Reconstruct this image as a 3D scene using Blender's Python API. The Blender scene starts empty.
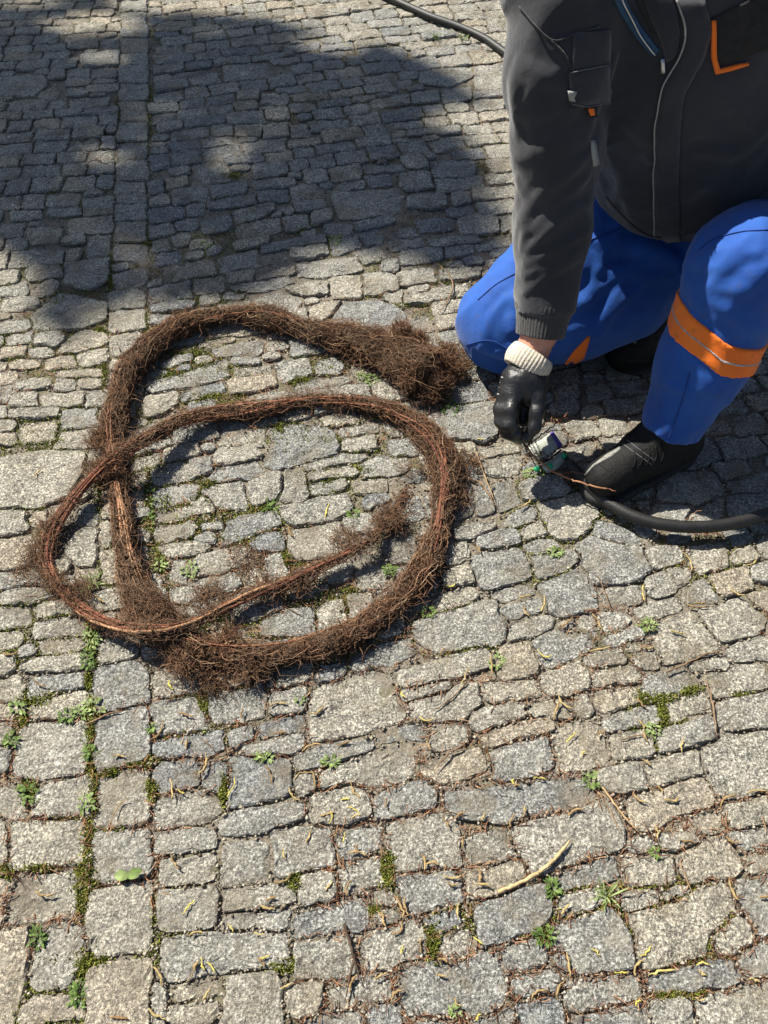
import bpy, math, random
from mathutils import Matrix
import numpy as np
random.seed(7); rng = np.random.default_rng(7)
S = bpy.context.scene; COL = S.collection

# ---------------------------------------------------------------- camera, sky, sun, exposure
H, F, PITCH = 1.40, 769.0, math.radians(55.3)
SP, CP = math.sin(PITCH), math.cos(PITCH)
cam = bpy.data.cameras.new('camera'); cam.sensor_fit = 'VERTICAL'; cam.sensor_height = 24.0
cam.lens = 24.0*F/1024; cam.clip_start = 0.02; cam.clip_end = 500
camo = bpy.data.objects.new('camera', cam); COL.objects.link(camo)
camo.location = (0, 0, H); camo.rotation_euler = (math.pi/2-PITCH, 0, 0); S.camera = camo

LD = np.array([0.66, -0.55, -1.0])            # the way the sunlight travels
sun_el = math.atan2(1.0, math.hypot(LD[0], LD[1]))
sun_dir = -LD/np.linalg.norm(LD)
W = bpy.data.worlds.new('World'); S.world = W; W.use_nodes = True
nt = W.node_tree; nt.nodes.clear()
wo = nt.nodes.new('ShaderNodeOutputWorld'); bg = nt.nodes.new('ShaderNodeBackground'); sk = nt.nodes.new('ShaderNodeTexSky')
sk.sky_type = 'NISHITA'; sk.sun_disc = False; sk.sun_elevation = sun_el
sk.sun_rotation = math.atan2(sun_dir[0], sun_dir[1]); bg.inputs[1].default_value = 0.05
nt.links.new(sk.outputs[0], bg.inputs[0]); nt.links.new(bg.outputs[0], wo.inputs[0])
sl = bpy.data.lights.new('sun', 'SUN'); sl.energy = 5.0; sl.angle = math.radians(0.53); sl.color = (1.0, 0.945, 0.84)
so = bpy.data.objects.new('sun', sl); COL.objects.link(so)
from mathutils import Vector
so.rotation_euler = Vector(LD.tolist()).to_track_quat('-Z', 'Y').to_euler()
S.view_settings.view_transform = 'Standard'; S.view_settings.look = 'None'
S.view_settings.exposure = 0.98; S.view_settings.gamma = 1.0

# ---------------------------------------------------------------- helpers
def Q(px, py, t):                               # point seen at a pixel at depth t
    u = (px-384)/F; v = (py-512)/F
    return np.array([u*t, t*(CP-v*SP), H-t*(SP+v*CP)])
def P(px, py, z=0.0):                           # point seen at a pixel at height z
    v = (py-512)/F
    return Q(px, py, (H-z)/(SP+v*CP))
def px_of(X, Y, Z=0.0):
    t = Y*CP+(H-Z)*SP
    return 384+F*X/t, 512+F*(-Y*SP+(H-Z)*CP)/t, t
def scale_at(py): return F/((H)/(SP+(py-512)/F*CP))

_h = np.random.default_rng(3).random(8192).astype(np.float32)
def _hash(i, j, k): return _h[(i*73856093 ^ j*19349663 ^ k*83492791) & 8191]
def noise3(p):                                  # value noise, -1..1
    p = np.asarray(p, dtype=np.float32)
    f = np.floor(p); d = p-f; i = f.astype(np.int64); d = d*d*(3-2*d)
    x, y, z = i[..., 0], i[..., 1], i[..., 2]; r = 0
    for a in (0, 1):
        wa = d[..., 0] if a else 1-d[..., 0]
        for b in (0, 1):
            wb = d[..., 1] if b else 1-d[..., 1]
            for c in (0, 1):
                wc = d[..., 2] if c else 1-d[..., 2]
                r = r+wa*wb*wc*_hash(x+a, y+b, z+c)
    return r*2-1

def mesh_obj(name, V, Fc, mat, parent=None, smooth=True, loc=None, mesh_name=None):
    me = bpy.data.meshes.new(mesh_name or name)
    V = np.asarray(V, dtype=np.float64)
    if loc is not None: V = V-np.asarray(loc)
    if isinstance(Fc, np.ndarray):
        n, k = Fc.shape
        me.vertices.add(len(V)); me.vertices.foreach_set('co', V.astype(np.float32).ravel())
        me.loops.add(n*k); me.loops.foreach_set('vertex_index', Fc.astype(np.int32).ravel())
        me.polygons.add(n); me.polygons.foreach_set('loop_start', np.arange(0, n*k, k, dtype=np.int32))
        me.polygons.foreach_set('loop_total', np.full(n, k, dtype=np.int32))
        me.update(calc_edges=True)
    else:
        me.from_pydata(V.tolist(), [], Fc)
    me.validate()
    if smooth: me.polygons.foreach_set('use_smooth', np.ones(len(me.polygons), dtype=bool))
    if mat: me.materials.append(mat)
    o = bpy.data.objects.new(name, me); COL.objects.link(o)
    place(o, loc if loc is not None else (0, 0, 0), parent)
    return o
WL = {}                                         # world place of every object (none is rotated or scaled)
def place(o, loc, parent=None):
    loc = np.asarray(loc, float); WL[o.name] = loc
    if parent is not None:
        o.parent = parent; o.location = loc-WL[parent.name]
    else: o.location = loc
def thing(name, label, cat, loc=(0, 0, 0), group=None):
    o = bpy.data.objects.new(name, None); COL.objects.link(o); place(o, loc); o.empty_display_size = .05
    return tag(o, label, cat, group)
def tag(o, label, cat, group=None):
    o['label'] = label; o['category'] = cat
    if group: o['group'] = group
    return o
class MB:                                       # collects pieces into one mesh
    def __init__(s): s.V = []; s.F = []; s.n = 0; s.A = []
    def add(s, V, Fc, a=None):
        V = np.asarray(V, dtype=np.float64); s.V.append(V)
        s.F += [tuple(int(i)+s.n for i in f) for f in Fc]; s.n += len(V)
        s.A += [a if a is not None else 0.5]*len(V)
    def build(s, name, mat, parent=None, smooth=True, loc=None):
        o = mesh_obj(name, np.concatenate(s.V), s.F, mat, parent, smooth, loc)
        set_tint(o, np.array(s.A, dtype=np.float32)); return o
def set_tint(o, a):
    at = o.data.attributes.new('tint', 'FLOAT', 'POINT')
    if np.isscalar(a): a = np.full(len(o.data.vertices), a, dtype=np.float32)
    at.data.foreach_set('value', a)
def frame(T):
    T = T/(np.linalg.norm(T)+1e-12); a = np.array([0, 0, 1.]) if abs(T[2]) < .9 else np.array([1., 0, 0])
    U = np.cross(T, a); U /= np.linalg.norm(U); return U, np.cross(T, U)
def tube(pts, rad, n=6, caps=True):
    pts = np.asarray(pts, float); m = len(pts); rad = np.broadcast_to(rad, (m,))
    V = []; Fc = []
    for i in range(m):
        T = pts[min(i+1, m-1)]-pts[max(i-1, 0)]; T = T/(np.linalg.norm(T)+1e-9)
        if i == 0: U, Wv = frame(T)
        else:
            U = U-T*np.dot(U, T); U /= np.linalg.norm(U)+1e-9; Wv = np.cross(T, U)
        for j in range(n):
            a = 2*math.pi*j/n; V.append(pts[i]+rad[i]*(math.cos(a)*U+math.sin(a)*Wv))
    for i in range(m-1):
        for j in range(n):
            k = (j+1) % n; Fc.append((i*n+j, i*n+k, (i+1)*n+k, (i+1)*n+j))
    if caps: Fc.append(tuple(range(n-1, -1, -1))); Fc.append(tuple((m-1)*n+j for j in range(n)))
    return np.array(V), Fc
def smooth_path(pts, step):                     # Catmull-Rom, resampled evenly
    pts = np.asarray(pts, float); A = np.vstack([2*pts[0]-pts[1], pts, 2*pts[-1]-pts[-2]]); out = []
    for i in range(1, len(A)-2):
        for t in np.linspace(0, 1, 12, endpoint=False):
            out.append(.5*((2*A[i])+(-A[i-1]+A[i+1])*t+(2*A[i-1]-5*A[i]+4*A[i+1]-A[i+2])*t*t+(-A[i-1]+3*A[i]-3*A[i+1]+A[i+2])*t**3))
    out.append(A[-2]); out = np.array(out)
    d = np.concatenate([[0], np.cumsum(np.linalg.norm(np.diff(out[:, :3], axis=0), axis=1))])
    s = np.linspace(0, d[-1], max(3, int(d[-1]/step)+1))
    return np.stack([np.interp(s, d, out[:, c]) for c in range(out.shape[1])], 1)

# ---------------------------------------------------------------- materials
def mat_new(name):
    m = bpy.data.materials.new(name); m.use_nodes = True; t = m.node_tree
    return m, t, t.nodes['Principled BSDF']
def nd(t, ty, **kw):
    n = t.nodes.new(ty)
    for k, v in kw.items():
        if k[0] == 'i' and k[1:].isdigit(): n.inputs[int(k[1:])].default_value = v
        else: setattr(n, k, v)
    return n
def noise_n(t, vec, scale, detail=3, rough=.6, dist=0):
    n = nd(t, 'ShaderNodeTexNoise'); n.inputs['Scale'].default_value = scale
    n.inputs['Detail'].default_value = detail; n.inputs['Roughness'].default_value = rough; n.inputs['Distortion'].default_value = dist
    t.links.new(vec, n.inputs['Vector']); return n.outputs['Fac']
def ramp(t, fac, stops, interp='LINEAR'):
    r = nd(t, 'ShaderNodeValToRGB'); e = r.color_ramp.elements; r.color_ramp.interpolation = interp
    while len(e) > 1: e.remove(e[-1])
    e[0].position = stops[0][0]; e[0].color = col4(stops[0][1])
    for p, c in stops[1:]:
        x = e.new(p); x.color = col4(c)
    t.links.new(fac, r.inputs[0]); return r.outputs[0]
def col4(c): return (c, c, c, 1) if isinstance(c, (int, float)) else (*c, 1)
def mix(t, a, b, fac, mode='MIX'):
    n = nd(t, 'ShaderNodeMix', data_type='RGBA', blend_type=mode)
    for s, v in ((0, fac), (6, a), (7, b)):
        if isinstance(v, (int, float)): n.inputs[s].default_value = v if s == 0 else col4(v)
        elif isinstance(v, tuple): n.inputs[s].default_value = col4(v)
        else: t.links.new(v, n.inputs[s])
    return n.outputs[2]
def bump(t, bsdf, h, dist, strength=1.0, prev=None):
    b = nd(t, 'ShaderNodeBump'); b.inputs['Strength'].default_value = strength; b.inputs['Distance'].default_value = dist
    t.links.new(h, b.inputs['Height'])
    if prev is not None: t.links.new(prev, b.inputs['Normal'])
    t.links.new(b.outputs[0], bsdf.inputs['Normal']); return b.outputs[0]
def pos(t): return nd(t, 'ShaderNodeNewGeometry').outputs['Position']
def tint_n(t):
    n = nd(t, 'ShaderNodeAttribute'); n.attribute_name = 'tint'; return n.outputs['Fac']
def simple(name, c, rough=.8, c2=None, scale=60, bscale=None, bdist=.001, metal=0, spec=None):
    m, t, b = mat_new(name); p = pos(t)
    if c2 is not None:
        t.links.new(ramp(t, noise_n(t, p, scale, 4), [(.35, c), (.65, c2)]), b.inputs['Base Color'])
    else: b.inputs['Base Color'].default_value = col4(c)
    b.inputs['Roughness'].default_value = rough; b.inputs['Metallic'].default_value = metal
    if spec is not None: b.inputs['Specular IOR Level'].default_value = spec
    if bscale: bump(t, b, noise_n(t, p, bscale, 4), bdist)
    return m

def stone_material():
    m, t, b = mat_new('granite'); p = pos(t); tn = tint_n(t)
    base = ramp(t, tn, [(0, (.200, .206, .200)), (.25, (.250, .248, .228)), (.55, (.300, .286, .243)), (.85, (.330, .303, .243)), (1, (.335, .290, .222))])
    fine = noise_n(t, p, 230, 4, .75); med = noise_n(t, p, 95, 4, .7); big = noise_n(t, p, 14, 3, .6)
    sp = ramp(t, fine, [(.36, .25), (.44, .60), (.54, 1.15), (.63, 2.3)])
    c = mix(t, base, sp, 1.0, 'MULTIPLY')
    sp2 = ramp(t, med, [(.34, .62), (.5, 1.0), (.66, 1.35)])
    c = mix(t, c, sp2, .85, 'MULTIPLY')
    sp3 = ramp(t, big, [(.3, .78), (.7, 1.2)])
    c = mix(t, c, sp3, 1.0, 'MULTIPLY')
    # dirt and lichen stains with shapes of their own
    d1 = ramp(t, noise_n(t, p, 9, 5, .7), [(.50, 0.), (.68, .75)])
    c = mix(t, c, (.17, .135, .085), d1)
    d2 = ramp(t, noise_n(t, p, 23, 4, .7), [(.56, 0.), (.72, .65)])
    c = mix(t, c, (.36, .34, .26), d2)
    # dusty sand trodden over whole areas of the paving
    d3 = ramp(t, noise_n(t, p, 2.2, 3, .6), [(.42, 0.), (.66, .42)])
    d4 = ramp(t, noise_n(t, p, 75, 5, .75), [(.42, .25), (.60, 1.)])
    c = mix(t, c, (.36, .335, .28), mix(t, d3, d4, 1.0, 'MULTIPLY'))
    # soil held low on the flanks
    sx = nd(t, 'ShaderNodeSeparateXYZ'); t.links.new(p, sx.inputs[0])
    mr = nd(t, 'ShaderNodeMapRange'); mr.inputs[1].default_value = -.002; mr.inputs[2].default_value = -.006
    t.links.new(sx.outputs[2], mr.inputs[0])
    c = mix(t, c, (.16, .135, .10), mr.outputs[0])
    t.links.new(c, b.inputs['Base Color']); b.inputs['Roughness'].default_value = .82
    b.inputs['Specular IOR Level'].default_value = .35
    n1 = bump(t, b, noise_n(t, p, 60, 5, .7), .010, 1.0)
    bump(t, b, noise_n(t, p, 190, 4, .75), .0045, 1.0, n1)
    return m
def soil_material():
    m, t, b = mat_new('joint_soil'); p = pos(t)
    c = ramp(t, noise_n(t, p, 160, 5, .75), [(.32, (.07, .052, .036)), (.48, (.19, .16, .12)), (.66, (.34, .30, .24))])
    g = ramp(t, noise_n(t, p, 7, 4, .6), [(.50, 0.), (.64, .6)])
    c = mix(t, c, (.10, .105, .035), g)
    g2 = ramp(t, noise_n(t, p, 11, 3, .6), [(.52, 0.), (.66, .7)])
    c = mix(t, c, (.22, .20, .17), g2)
    t.links.new(c, b.inputs['Base Color']); b.inputs['Roughness'].default_value = .95
    bump(t, b, noise_n(t, p, 190, 5, .75), .005, 1.0)
    return m
M_STONE = stone_material(); M_SOIL = soil_material()
# ---------------------------------------------------------------- pavement: setts drawn from the photograph, the rest laid in the same bond
SETTS = """
@0 832
-60,-60 25,-50 35,30 30,110 -60,120
38,-45 320,-50 330,130 60,145 35,60
400,2 590,0 595,130 570,170 440,205 375,175 370,100
75,185 300,150 295,335 30,365 15,300
-60,200 50,190 20,260 5,370 -60,380
375,245 540,205 590,215 590,450 560,470 420,500 350,480 360,330
-60,395 110,390 105,450 80,700 50,768 40,830 -60,830
230,370 290,385 340,440 330,510 280,560 270,610 150,640 120,600 150,480
360,560 440,515 590,520 590,830 345,830
75,690 170,660 330,680 340,740 150,768 85,768 65,720
620,5 740,-5 850,0 855,60 700,85 620,80
655,120 850,85 860,100 850,190 740,215 660,225 650,180
640,240 760,215 860,215 870,340 840,380 690,400 650,370
665,430 900,400 1140,410 1145,540 900,570 680,605 660,560
615,620 670,640 640,830 610,830
690,615 820,580 885,600 880,660 700,690
660,700 860,675 880,690 875,735 820,755 660,760
@192 832
125,60 290,40 310,90 305,200 120,220
320,-10 540,-15 555,130 440,150 340,180 325,90
130,235 360,215 410,235 400,275 330,300 120,320
130,335 380,305 395,380 310,395 170,400 120,370
435,185 560,165 580,210 575,265 450,285 430,240
580,140 750,95 768,200 600,255 590,200
590,20 750,-10 760,60 680,110 610,120
405,345 690,270 710,380 650,400 430,425 400,400
415,450 620,410 645,480 640,570 560,590 430,580 410,520
680,450 740,395 900,360 925,400 920,490 800,545 700,545 685,490
715,245 768,235 810,250 800,300 720,295
725,325 768,315 815,320 815,365 740,365
140,570 330,550 350,640 345,768 330,830 130,830 125,700
395,630 500,600 515,660 500,720 430,745 390,680
570,620 768,575 800,600 790,670 640,700 600,725 555,660
450,768 520,730 650,720 680,768 680,830 440,830
700,720 790,690 830,700 830,830 700,830
@384 832
10,-20 150,-50 270,-65 300,100 290,130 100,165 40,155 5,70
50,185 230,155 290,175 320,250 300,290 100,335 80,280
165,350 290,295 300,350 220,405 180,390
225,420 330,400 345,500 240,525 230,470
325,40 480,0 500,90 440,135 340,130
325,160 540,125 555,170 500,230 420,250 340,260 320,210
380,310 470,270 630,215 660,330 590,390 500,440 400,450
60,545 440,485 480,590 470,690 430,730 150,740 100,740 75,680 60,600
525,-15 700,-60 890,-130 955,20 940,70 800,110 640,160 590,150
670,180 768,150 918,95 933,180 768,225 700,240
710,260 768,240 865,230 870,270 768,330 720,325
480,460 610,430 650,470 640,545 520,560 480,520
520,600 650,550 695,560 690,640 550,670
530,690 670,645 720,740 730,830 550,830 530,760
665,400 768,350 900,320 975,430 990,530 840,570 760,560 740,480 680,470
680,500 725,490 740,550 700,560
735,620 790,590 990,585 1015,660 900,705 760,735 725,690
130,760 300,750 310,830 120,830
430,745 520,695 530,830 330,830 350,765
@576 832
195,110 340,95 385,120 395,200 360,220 210,215
210,40 290,20 320,60 230,80
330,10 470,-20 500,40 400,75 340,60
410,100 560,15 600,30 665,130 650,160 470,210 430,170
600,0 768,-30 860,0 840,60 660,70 620,30
675,100 768,90 860,80 860,150 690,165
200,250 320,230 335,280 220,310 200,290
350,230 430,215 470,235 370,280 340,270
225,340 380,290 480,225 570,195 630,290 530,420 510,490 430,510 290,540 250,490 245,400
530,430 660,340 715,390 705,440 620,500 570,480
660,210 860,180 860,400 730,430 715,370 660,300
655,500 740,450 860,430 860,550 690,585 660,540
300,590 500,535 610,520 665,600 620,625 450,635 320,640
310,690 420,655 455,700 460,830 310,830
485,670 600,625 768,600 860,590 860,830 500,830
0,740 240,695 290,720 300,830 0,830
@0 640
-60,-20 80,-25 75,10 0,35 -60,40
150,0 320,-10 325,35 230,60 160,50
-60,80 50,65 55,120 20,150 -60,155
90,95 200,65 330,60 340,100 240,130 85,120
110,170 200,140 320,140 325,185 230,210 140,245 110,230
-60,160 70,135 90,180 90,240 30,250 -60,240
120,265 200,220 330,205 350,270 300,300 140,305
-60,345 40,345 35,390 0,420 -60,420
80,370 170,335 340,335 350,400 325,540 230,550 50,530 40,500
-60,440 50,440 40,520 -60,510
400,110 520,85 590,160 590,240 480,270 400,280 390,180
400,20 450,0 540,20 530,70 430,95 400,90
395,330 560,270 590,290 590,440 560,480 400,520 385,430
380,560 540,520 590,530 598,700 570,735 430,755 370,740 375,640
150,620 240,560 340,545 365,560 370,640 365,700 150,715 110,700
-60,620 100,590 110,660 90,740 0,768 -60,770
610,170 640,130 768,120 840,130 850,180 768,205 700,220 620,210
605,270 768,235 800,300 825,350 700,375 640,370
615,415 880,365 888,430 840,455 720,475 640,470
610,540 650,490 768,475 790,480 790,580 700,600 640,600
610,660 768,600 860,620 890,680 768,740 640,755
@192 640
70,200 250,210 275,150 300,260 285,295 180,320 80,325 65,260
290,160 320,148 335,180 300,195
320,220 440,190 460,250 440,290 320,295 310,260
475,225 610,160 740,125 790,140 835,290 830,320 768,340 560,385 490,400 470,330
150,380 250,350 255,395 170,425 150,410
260,350 420,300 455,310 450,360 330,385 265,395
205,430 400,380 435,385 435,425 400,455 290,470 200,460
420,470 540,430 640,410 710,410 710,440 600,470 500,510 430,525
155,480 200,468 360,470 395,560 390,600 330,635 200,665 155,665
45,540 70,510 140,495 145,570 100,605 40,585
410,550 480,530 500,560 490,600 430,620
520,530 650,490 768,430 878,410 885,530 800,575 600,580 510,600
750,365 928,345 938,395 780,410 745,395
480,620 640,580 700,660 700,700 600,725 490,740 470,660
110,725 200,680 440,650 445,705 330,755 120,780
740,650 800,600 930,565 955,600 965,660 850,690 745,710
650,90 768,30 860,0 880,60 768,100 650,120
480,150 560,110 600,100 600,140 500,160
@384 640
50,150 70,120 240,80 400,30 430,100 300,140 60,195
470,50 570,10 610,110 600,145 490,170 465,130
600,10 700,-50 820,-30 825,30 768,70 680,110 640,80
625,150 700,120 768,95 820,130 825,200 768,215 680,230 635,190
70,200 260,170 270,200 90,240
395,180 600,160 625,220 560,235 430,250 395,220
110,260 300,190 380,180 390,240 340,290 320,325 220,330 130,310
350,290 480,260 560,250 565,305 450,345 390,360 345,330
575,250 700,235 760,290 740,310 580,310
185,345 310,335 320,400 220,435 185,420
400,380 520,330 650,310 680,360 560,390 430,420 405,405
200,490 370,435 400,500 390,520 240,570 190,550 140,520
445,450 520,420 650,390 690,490 560,550 460,555
665,380 768,335 850,320 893,420 893,490 768,520 700,515
255,610 480,595 640,570 768,555 845,600 840,645 700,680 560,690 500,720 290,710 260,670
@576 640
30,75 180,35 200,95 60,110
200,10 250,0 260,40 200,45
225,65 310,40 330,115 260,120
300,-20 370,-80 460,-105 510,-60 550,-10 555,40 400,90 350,90 320,30
600,60 640,20 860,-30 860,60 640,80
450,100 600,75 615,115 470,125
65,125 220,100 260,165 200,185 70,180
270,145 430,110 490,180 440,205 290,225 270,190
525,140 730,100 765,180 640,220 545,230
60,220 210,180 240,200 240,250 130,285 70,270
0,205 55,205 70,290 30,310 0,290
365,250 510,210 545,270 480,300 390,330
555,270 640,235 860,210 860,340 620,355 570,330
100,330 310,265 325,330 200,355 120,365
325,375 530,300 560,400 330,445 320,420
135,390 290,355 320,440 300,465 150,475
510,430 600,385 860,370 860,580 600,625 570,600 520,500
290,500 480,445 495,530 340,580 300,590
105,530 240,490 290,580 270,600 160,600 100,570
220,640 490,555 550,650 400,710 290,760 240,740
600,670 860,620 860,730 620,768
370,770 430,720 560,680 600,750 570,775 440,800
@0 448
-60,50 180,20 340,20 330,100 240,200 110,240 -60,230
110,270 190,250 180,300 120,305
-60,270 100,250 110,320 0,350 -60,350
-60,370 110,360 130,450 70,470 -60,475
270,400 330,320 375,330 375,470 310,460
310,240 380,230 380,300 320,310
410,180 440,170 440,280 410,270
405,300 435,290 435,380 415,390
-60,510 150,500 170,540 0,560 -60,570
0,590 100,560 230,590 120,625 0,625
-60,640 110,640 120,700 -60,720
150,620 290,600 340,660 150,680
140,700 270,670 330,700 330,755 150,765
605,90 680,65 800,55 810,110 640,145 610,130
610,180 700,155 800,155 780,215 650,230 605,225
635,275 768,225 850,210 850,260 700,290 640,290
630,330 768,295 780,350 640,380
640,400 768,370 830,350 840,400 700,440
700,450 730,445 740,540 690,520
690,570 768,560 840,570 800,610 700,610
@192 448
100,0 250,-20 270,30 160,60 90,60
320,-90 550,-80 590,-10 570,25 440,60 350,90 300,60
-20,50 60,40 80,100 0,120
75,95 250,55 270,100 230,130 75,130
445,70 590,30 690,30 680,50 460,90
460,110 620,70 660,95 640,110 480,130
680,60 768,40 860,40 860,100 690,115
220,140 360,95 360,180 260,225 230,190
365,90 430,80 465,180 440,215 360,205
470,150 610,125 625,155 480,185
635,140 768,120 768,170 650,175
30,170 200,130 220,200 210,240 100,230
-20,210 60,190 80,270 0,285
365,240 500,215 610,190 630,240 560,290 430,310 380,280
610,290 710,270 740,330 640,350 610,330
140,300 330,260 345,310 240,345 140,385 130,350
30,310 120,295 130,325 40,330
0,350 70,335 85,390 0,405
240,370 340,340 360,400 280,410
400,340 590,300 620,360 600,410 440,440 400,390
30,430 200,400 210,460 120,500 0,500
20,540 170,500 200,540 100,590 30,580
200,480 270,500 300,540 210,540
660,490 740,475 770,520 768,560 680,565 660,530
620,600 720,580 730,640 640,700 620,670
510,650 610,610 620,690 560,730 510,720
290,700 360,660 470,650 490,700 480,740 300,750
500,520 600,470 640,480 620,520 520,540
400,570 500,540 540,560 420,600
0,640 50,615 60,650 0,665
90,740 200,735 220,800 80,800
730,580 800,560 820,600 740,620
@384 448
390,60 540,20 540,90 480,105 400,95
360,10 540,-20 540,10 400,35
550,80 600,60 620,110 560,110
450,150 510,135 540,210 460,245 440,190
360,170 420,150 440,240 380,265 360,220
280,180 350,150 360,250 280,275
545,155 620,120 700,125 735,170 700,190 560,205
480,300 570,240 605,250 600,290 520,310
625,230 768,190 830,210 845,260 830,320 768,355 690,360 650,320
290,330 430,300 430,330 380,350 300,360
380,360 430,335 520,335 540,380 440,400 390,390
560,390 660,365 690,390 680,420 600,420
350,440 530,395 585,490 560,520 420,565 380,530
600,440 700,420 768,410 790,440 690,490 630,520 600,490
250,410 320,380 330,430 260,465
250,510 340,475 360,530 340,550 250,560
195,610 330,550 355,550 365,600 280,635 210,650
130,700 300,650 430,615 490,700 500,750 420,785 220,810 140,770
440,580 580,550 610,580 580,600 470,610
455,650 600,600 640,600 640,650 520,690 470,680
490,710 560,680 670,670 680,710 590,760 500,765
620,560 768,495 810,500 855,600 850,640 720,680 660,660 640,600
690,700 760,690 765,730 690,735
0,370 120,360 110,450 40,460
60,480 110,470 110,520 80,540
80,90 150,95 160,130 60,125
@576 448
0,400 60,355 190,390 260,400 295,490 200,540 60,550 40,480
75,290 220,340 255,390 180,380 70,345
275,410 400,395 430,440 340,480 300,470
440,410 580,385 610,440 610,480 500,500 460,470
615,440 700,385 735,435 650,470
710,380 760,370 860,380 860,440 740,430
290,520 400,480 460,480 440,540 350,600 300,590
535,510 680,470 700,550 600,590 560,580
700,480 860,445 860,520 715,530
425,560 520,530 570,600 540,625 430,615
690,590 860,570 860,640 730,640
90,590 130,560 240,550 270,620 120,640
235,650 290,610 400,600 430,630 400,655 280,680
0,690 70,655 90,740 0,760
80,670 150,655 210,690 200,720 110,740
120,768 180,720 260,720 260,768 150,800
495,650 680,600 750,690 720,740 600,770 560,768
330,100 560,100 590,170 500,225 330,215
310,225 450,235 430,310 300,300
600,140 860,80 860,170 620,180
600,200 860,180 860,270 620,280
500,235 590,200 560,300 440,310
@0 256
110,60 150,35 240,40 250,80 120,95
0,130 100,100 100,150 0,155
130,140 200,95 225,110 210,150 140,160
260,30 430,15 430,90 360,130 270,110
20,180 140,165 150,200 20,225
130,240 240,155 420,190 415,250 300,290 130,290
445,80 570,55 585,110 470,130
445,150 540,135 580,160 570,200 445,215
445,225 570,215 575,290 450,305
595,130 768,90 768,165 610,185
610,200 768,180 768,205 620,225
600,240 690,230 720,250 600,270
450,330 550,305 580,340 480,400 445,390
450,420 480,415 475,450 450,450
240,360 330,300 410,310 425,345 330,380 250,385
310,400 430,370 430,420 330,440
40,310 120,300 125,340 40,350
140,320 230,310 260,340 220,370 140,350
0,370 100,360 100,400 0,405
115,375 200,365 210,400 120,410
40,420 130,410 150,440 40,450
200,410 290,400 300,440 190,450
0,470 60,460 60,500 0,510
70,510 180,495 200,520 80,535
310,500 370,490 400,520 320,530
230,500 300,490 300,540 230,540
240,460 400,455 400,480 250,485
50,560 140,545 150,600 40,600
0,530 40,525 30,580 0,585
160,560 330,540 330,590 170,600
345,555 420,540 420,600 345,605
40,620 230,610 230,640 40,650
250,620 390,610 390,680 240,690
0,660 60,655 50,700 0,710
80,680 230,660 220,730 80,740
0,720 60,710 60,745 0,750
240,710 380,690 380,768 220,768
0,600 25,600 25,640 0,650
600,500 768,460 898,410 913,480 768,515 620,545 595,530
655,430 768,390 765,420 660,450
590,570 700,540 720,570 650,620 590,640
720,560 800,530 880,510 900,540 800,570 730,580
@192 256
420,30 560,20 660,5 675,60 540,80 430,80
550,100 600,80 660,80 685,120 670,160 570,165
690,80 768,70 830,90 830,140 690,150
380,130 540,105 540,150 400,155
460,200 590,185 500,270
560,270 610,200 768,180 830,190 850,260 768,290 650,305 560,285
90,370 240,345 285,345 280,390 110,405
10,350 160,320 160,340 20,365
300,350 350,335 400,360 310,385
165,410 260,405 270,435 180,440
330,430 460,415 480,475 360,500
160,450 310,440 320,470 170,480
490,430 570,410 600,440 580,470 500,470
150,500 320,480 330,520 170,550
420,500 600,480 640,500 430,560 410,530
220,570 370,545 380,590 230,600
260,80 400,40 410,70 270,95
150,70 240,55 240,100 150,105
0,90 120,85 120,140 0,150
160,120 370,85 400,110 330,130 180,140
100,730 270,690 290,760 120,780
590,690 730,665 740,700 600,720
600,740 720,720 730,768 610,770
@384 256
50,70 180,50 200,100 60,120
230,60 380,50 390,80 240,95
100,130 170,115 175,145 110,155
80,165 320,110 330,140 200,180 90,190
200,190 370,170 330,220 210,235
0,140 70,130 75,210 20,210
0,20 50,20 50,60 0,60
290,600 440,580 440,700 390,740 200,730 180,640
270,520 400,500 430,570 300,590
660,470 768,460 768,510 670,515
700,530 768,520 768,570 700,580
670,590 768,570 768,620 680,630
@192 0
130,265 240,250 335,260 340,310 140,325
360,180 500,165 515,195 370,205
150,455 280,440 285,490 150,495
295,440 380,430 380,475 300,475
395,505 460,500 470,550 400,550
170,505 280,500 270,545 180,545
280,380 375,375 375,420 285,420
@0 0
0,310 170,300 180,350 130,380 0,385
270,150 380,135 385,185 270,190
410,165 475,155 475,195 410,195
330,225 478,200 480,260 340,270
370,280 460,275 460,310 370,310
155,370 220,335 225,400 170,400
350,340 470,335 475,360 350,365
@0 128
110,405 240,405 230,455 120,460
330,290 450,275 450,335 340,345
360,440 440,430 430,510 350,510
200,325 320,315 320,345 200,350
50,340 155,335 160,365 55,370
@192 128
0,150 130,140 150,215 0,225
565,260 768,240 840,240 850,300 800,345 600,375
550,170 665,150 670,205 560,215
690,150 840,145 850,170 700,185
65,300 250,258 255,300 80,325
250,220 400,200 410,235 260,245
265,255 385,245 385,290 270,295
40,380 150,350 160,395 60,425
165,330 320,300 320,330 180,385
280,470 530,430 540,460 290,500
0,455 70,450 70,480 0,485
@352 128
315,135 480,130 490,170 460,200 330,195
200,185 300,175 320,235 200,250
220,280 365,265 370,315 220,320
430,370 500,345 590,360 580,410 450,430
260,370 400,360 405,400 270,415
155,450 270,440 275,475 160,490
195,405 255,400 260,430 200,440
200,490 360,480 365,520 200,545
490,470 640,425 645,475 500,490
370,480 485,465 485,495 370,520
@352 0
495,270 610,265 605,360 500,355
270,290 460,270 485,300 400,340 280,330
75,400 220,380 230,410 90,430
240,370 340,360 350,400 240,410
360,360 470,350 470,390 370,410
495,405 600,400 600,440 500,445
150,490 280,485 280,510 150,515
30,195 210,190 210,240 50,240
230,520 430,500 430,530 230,540
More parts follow.
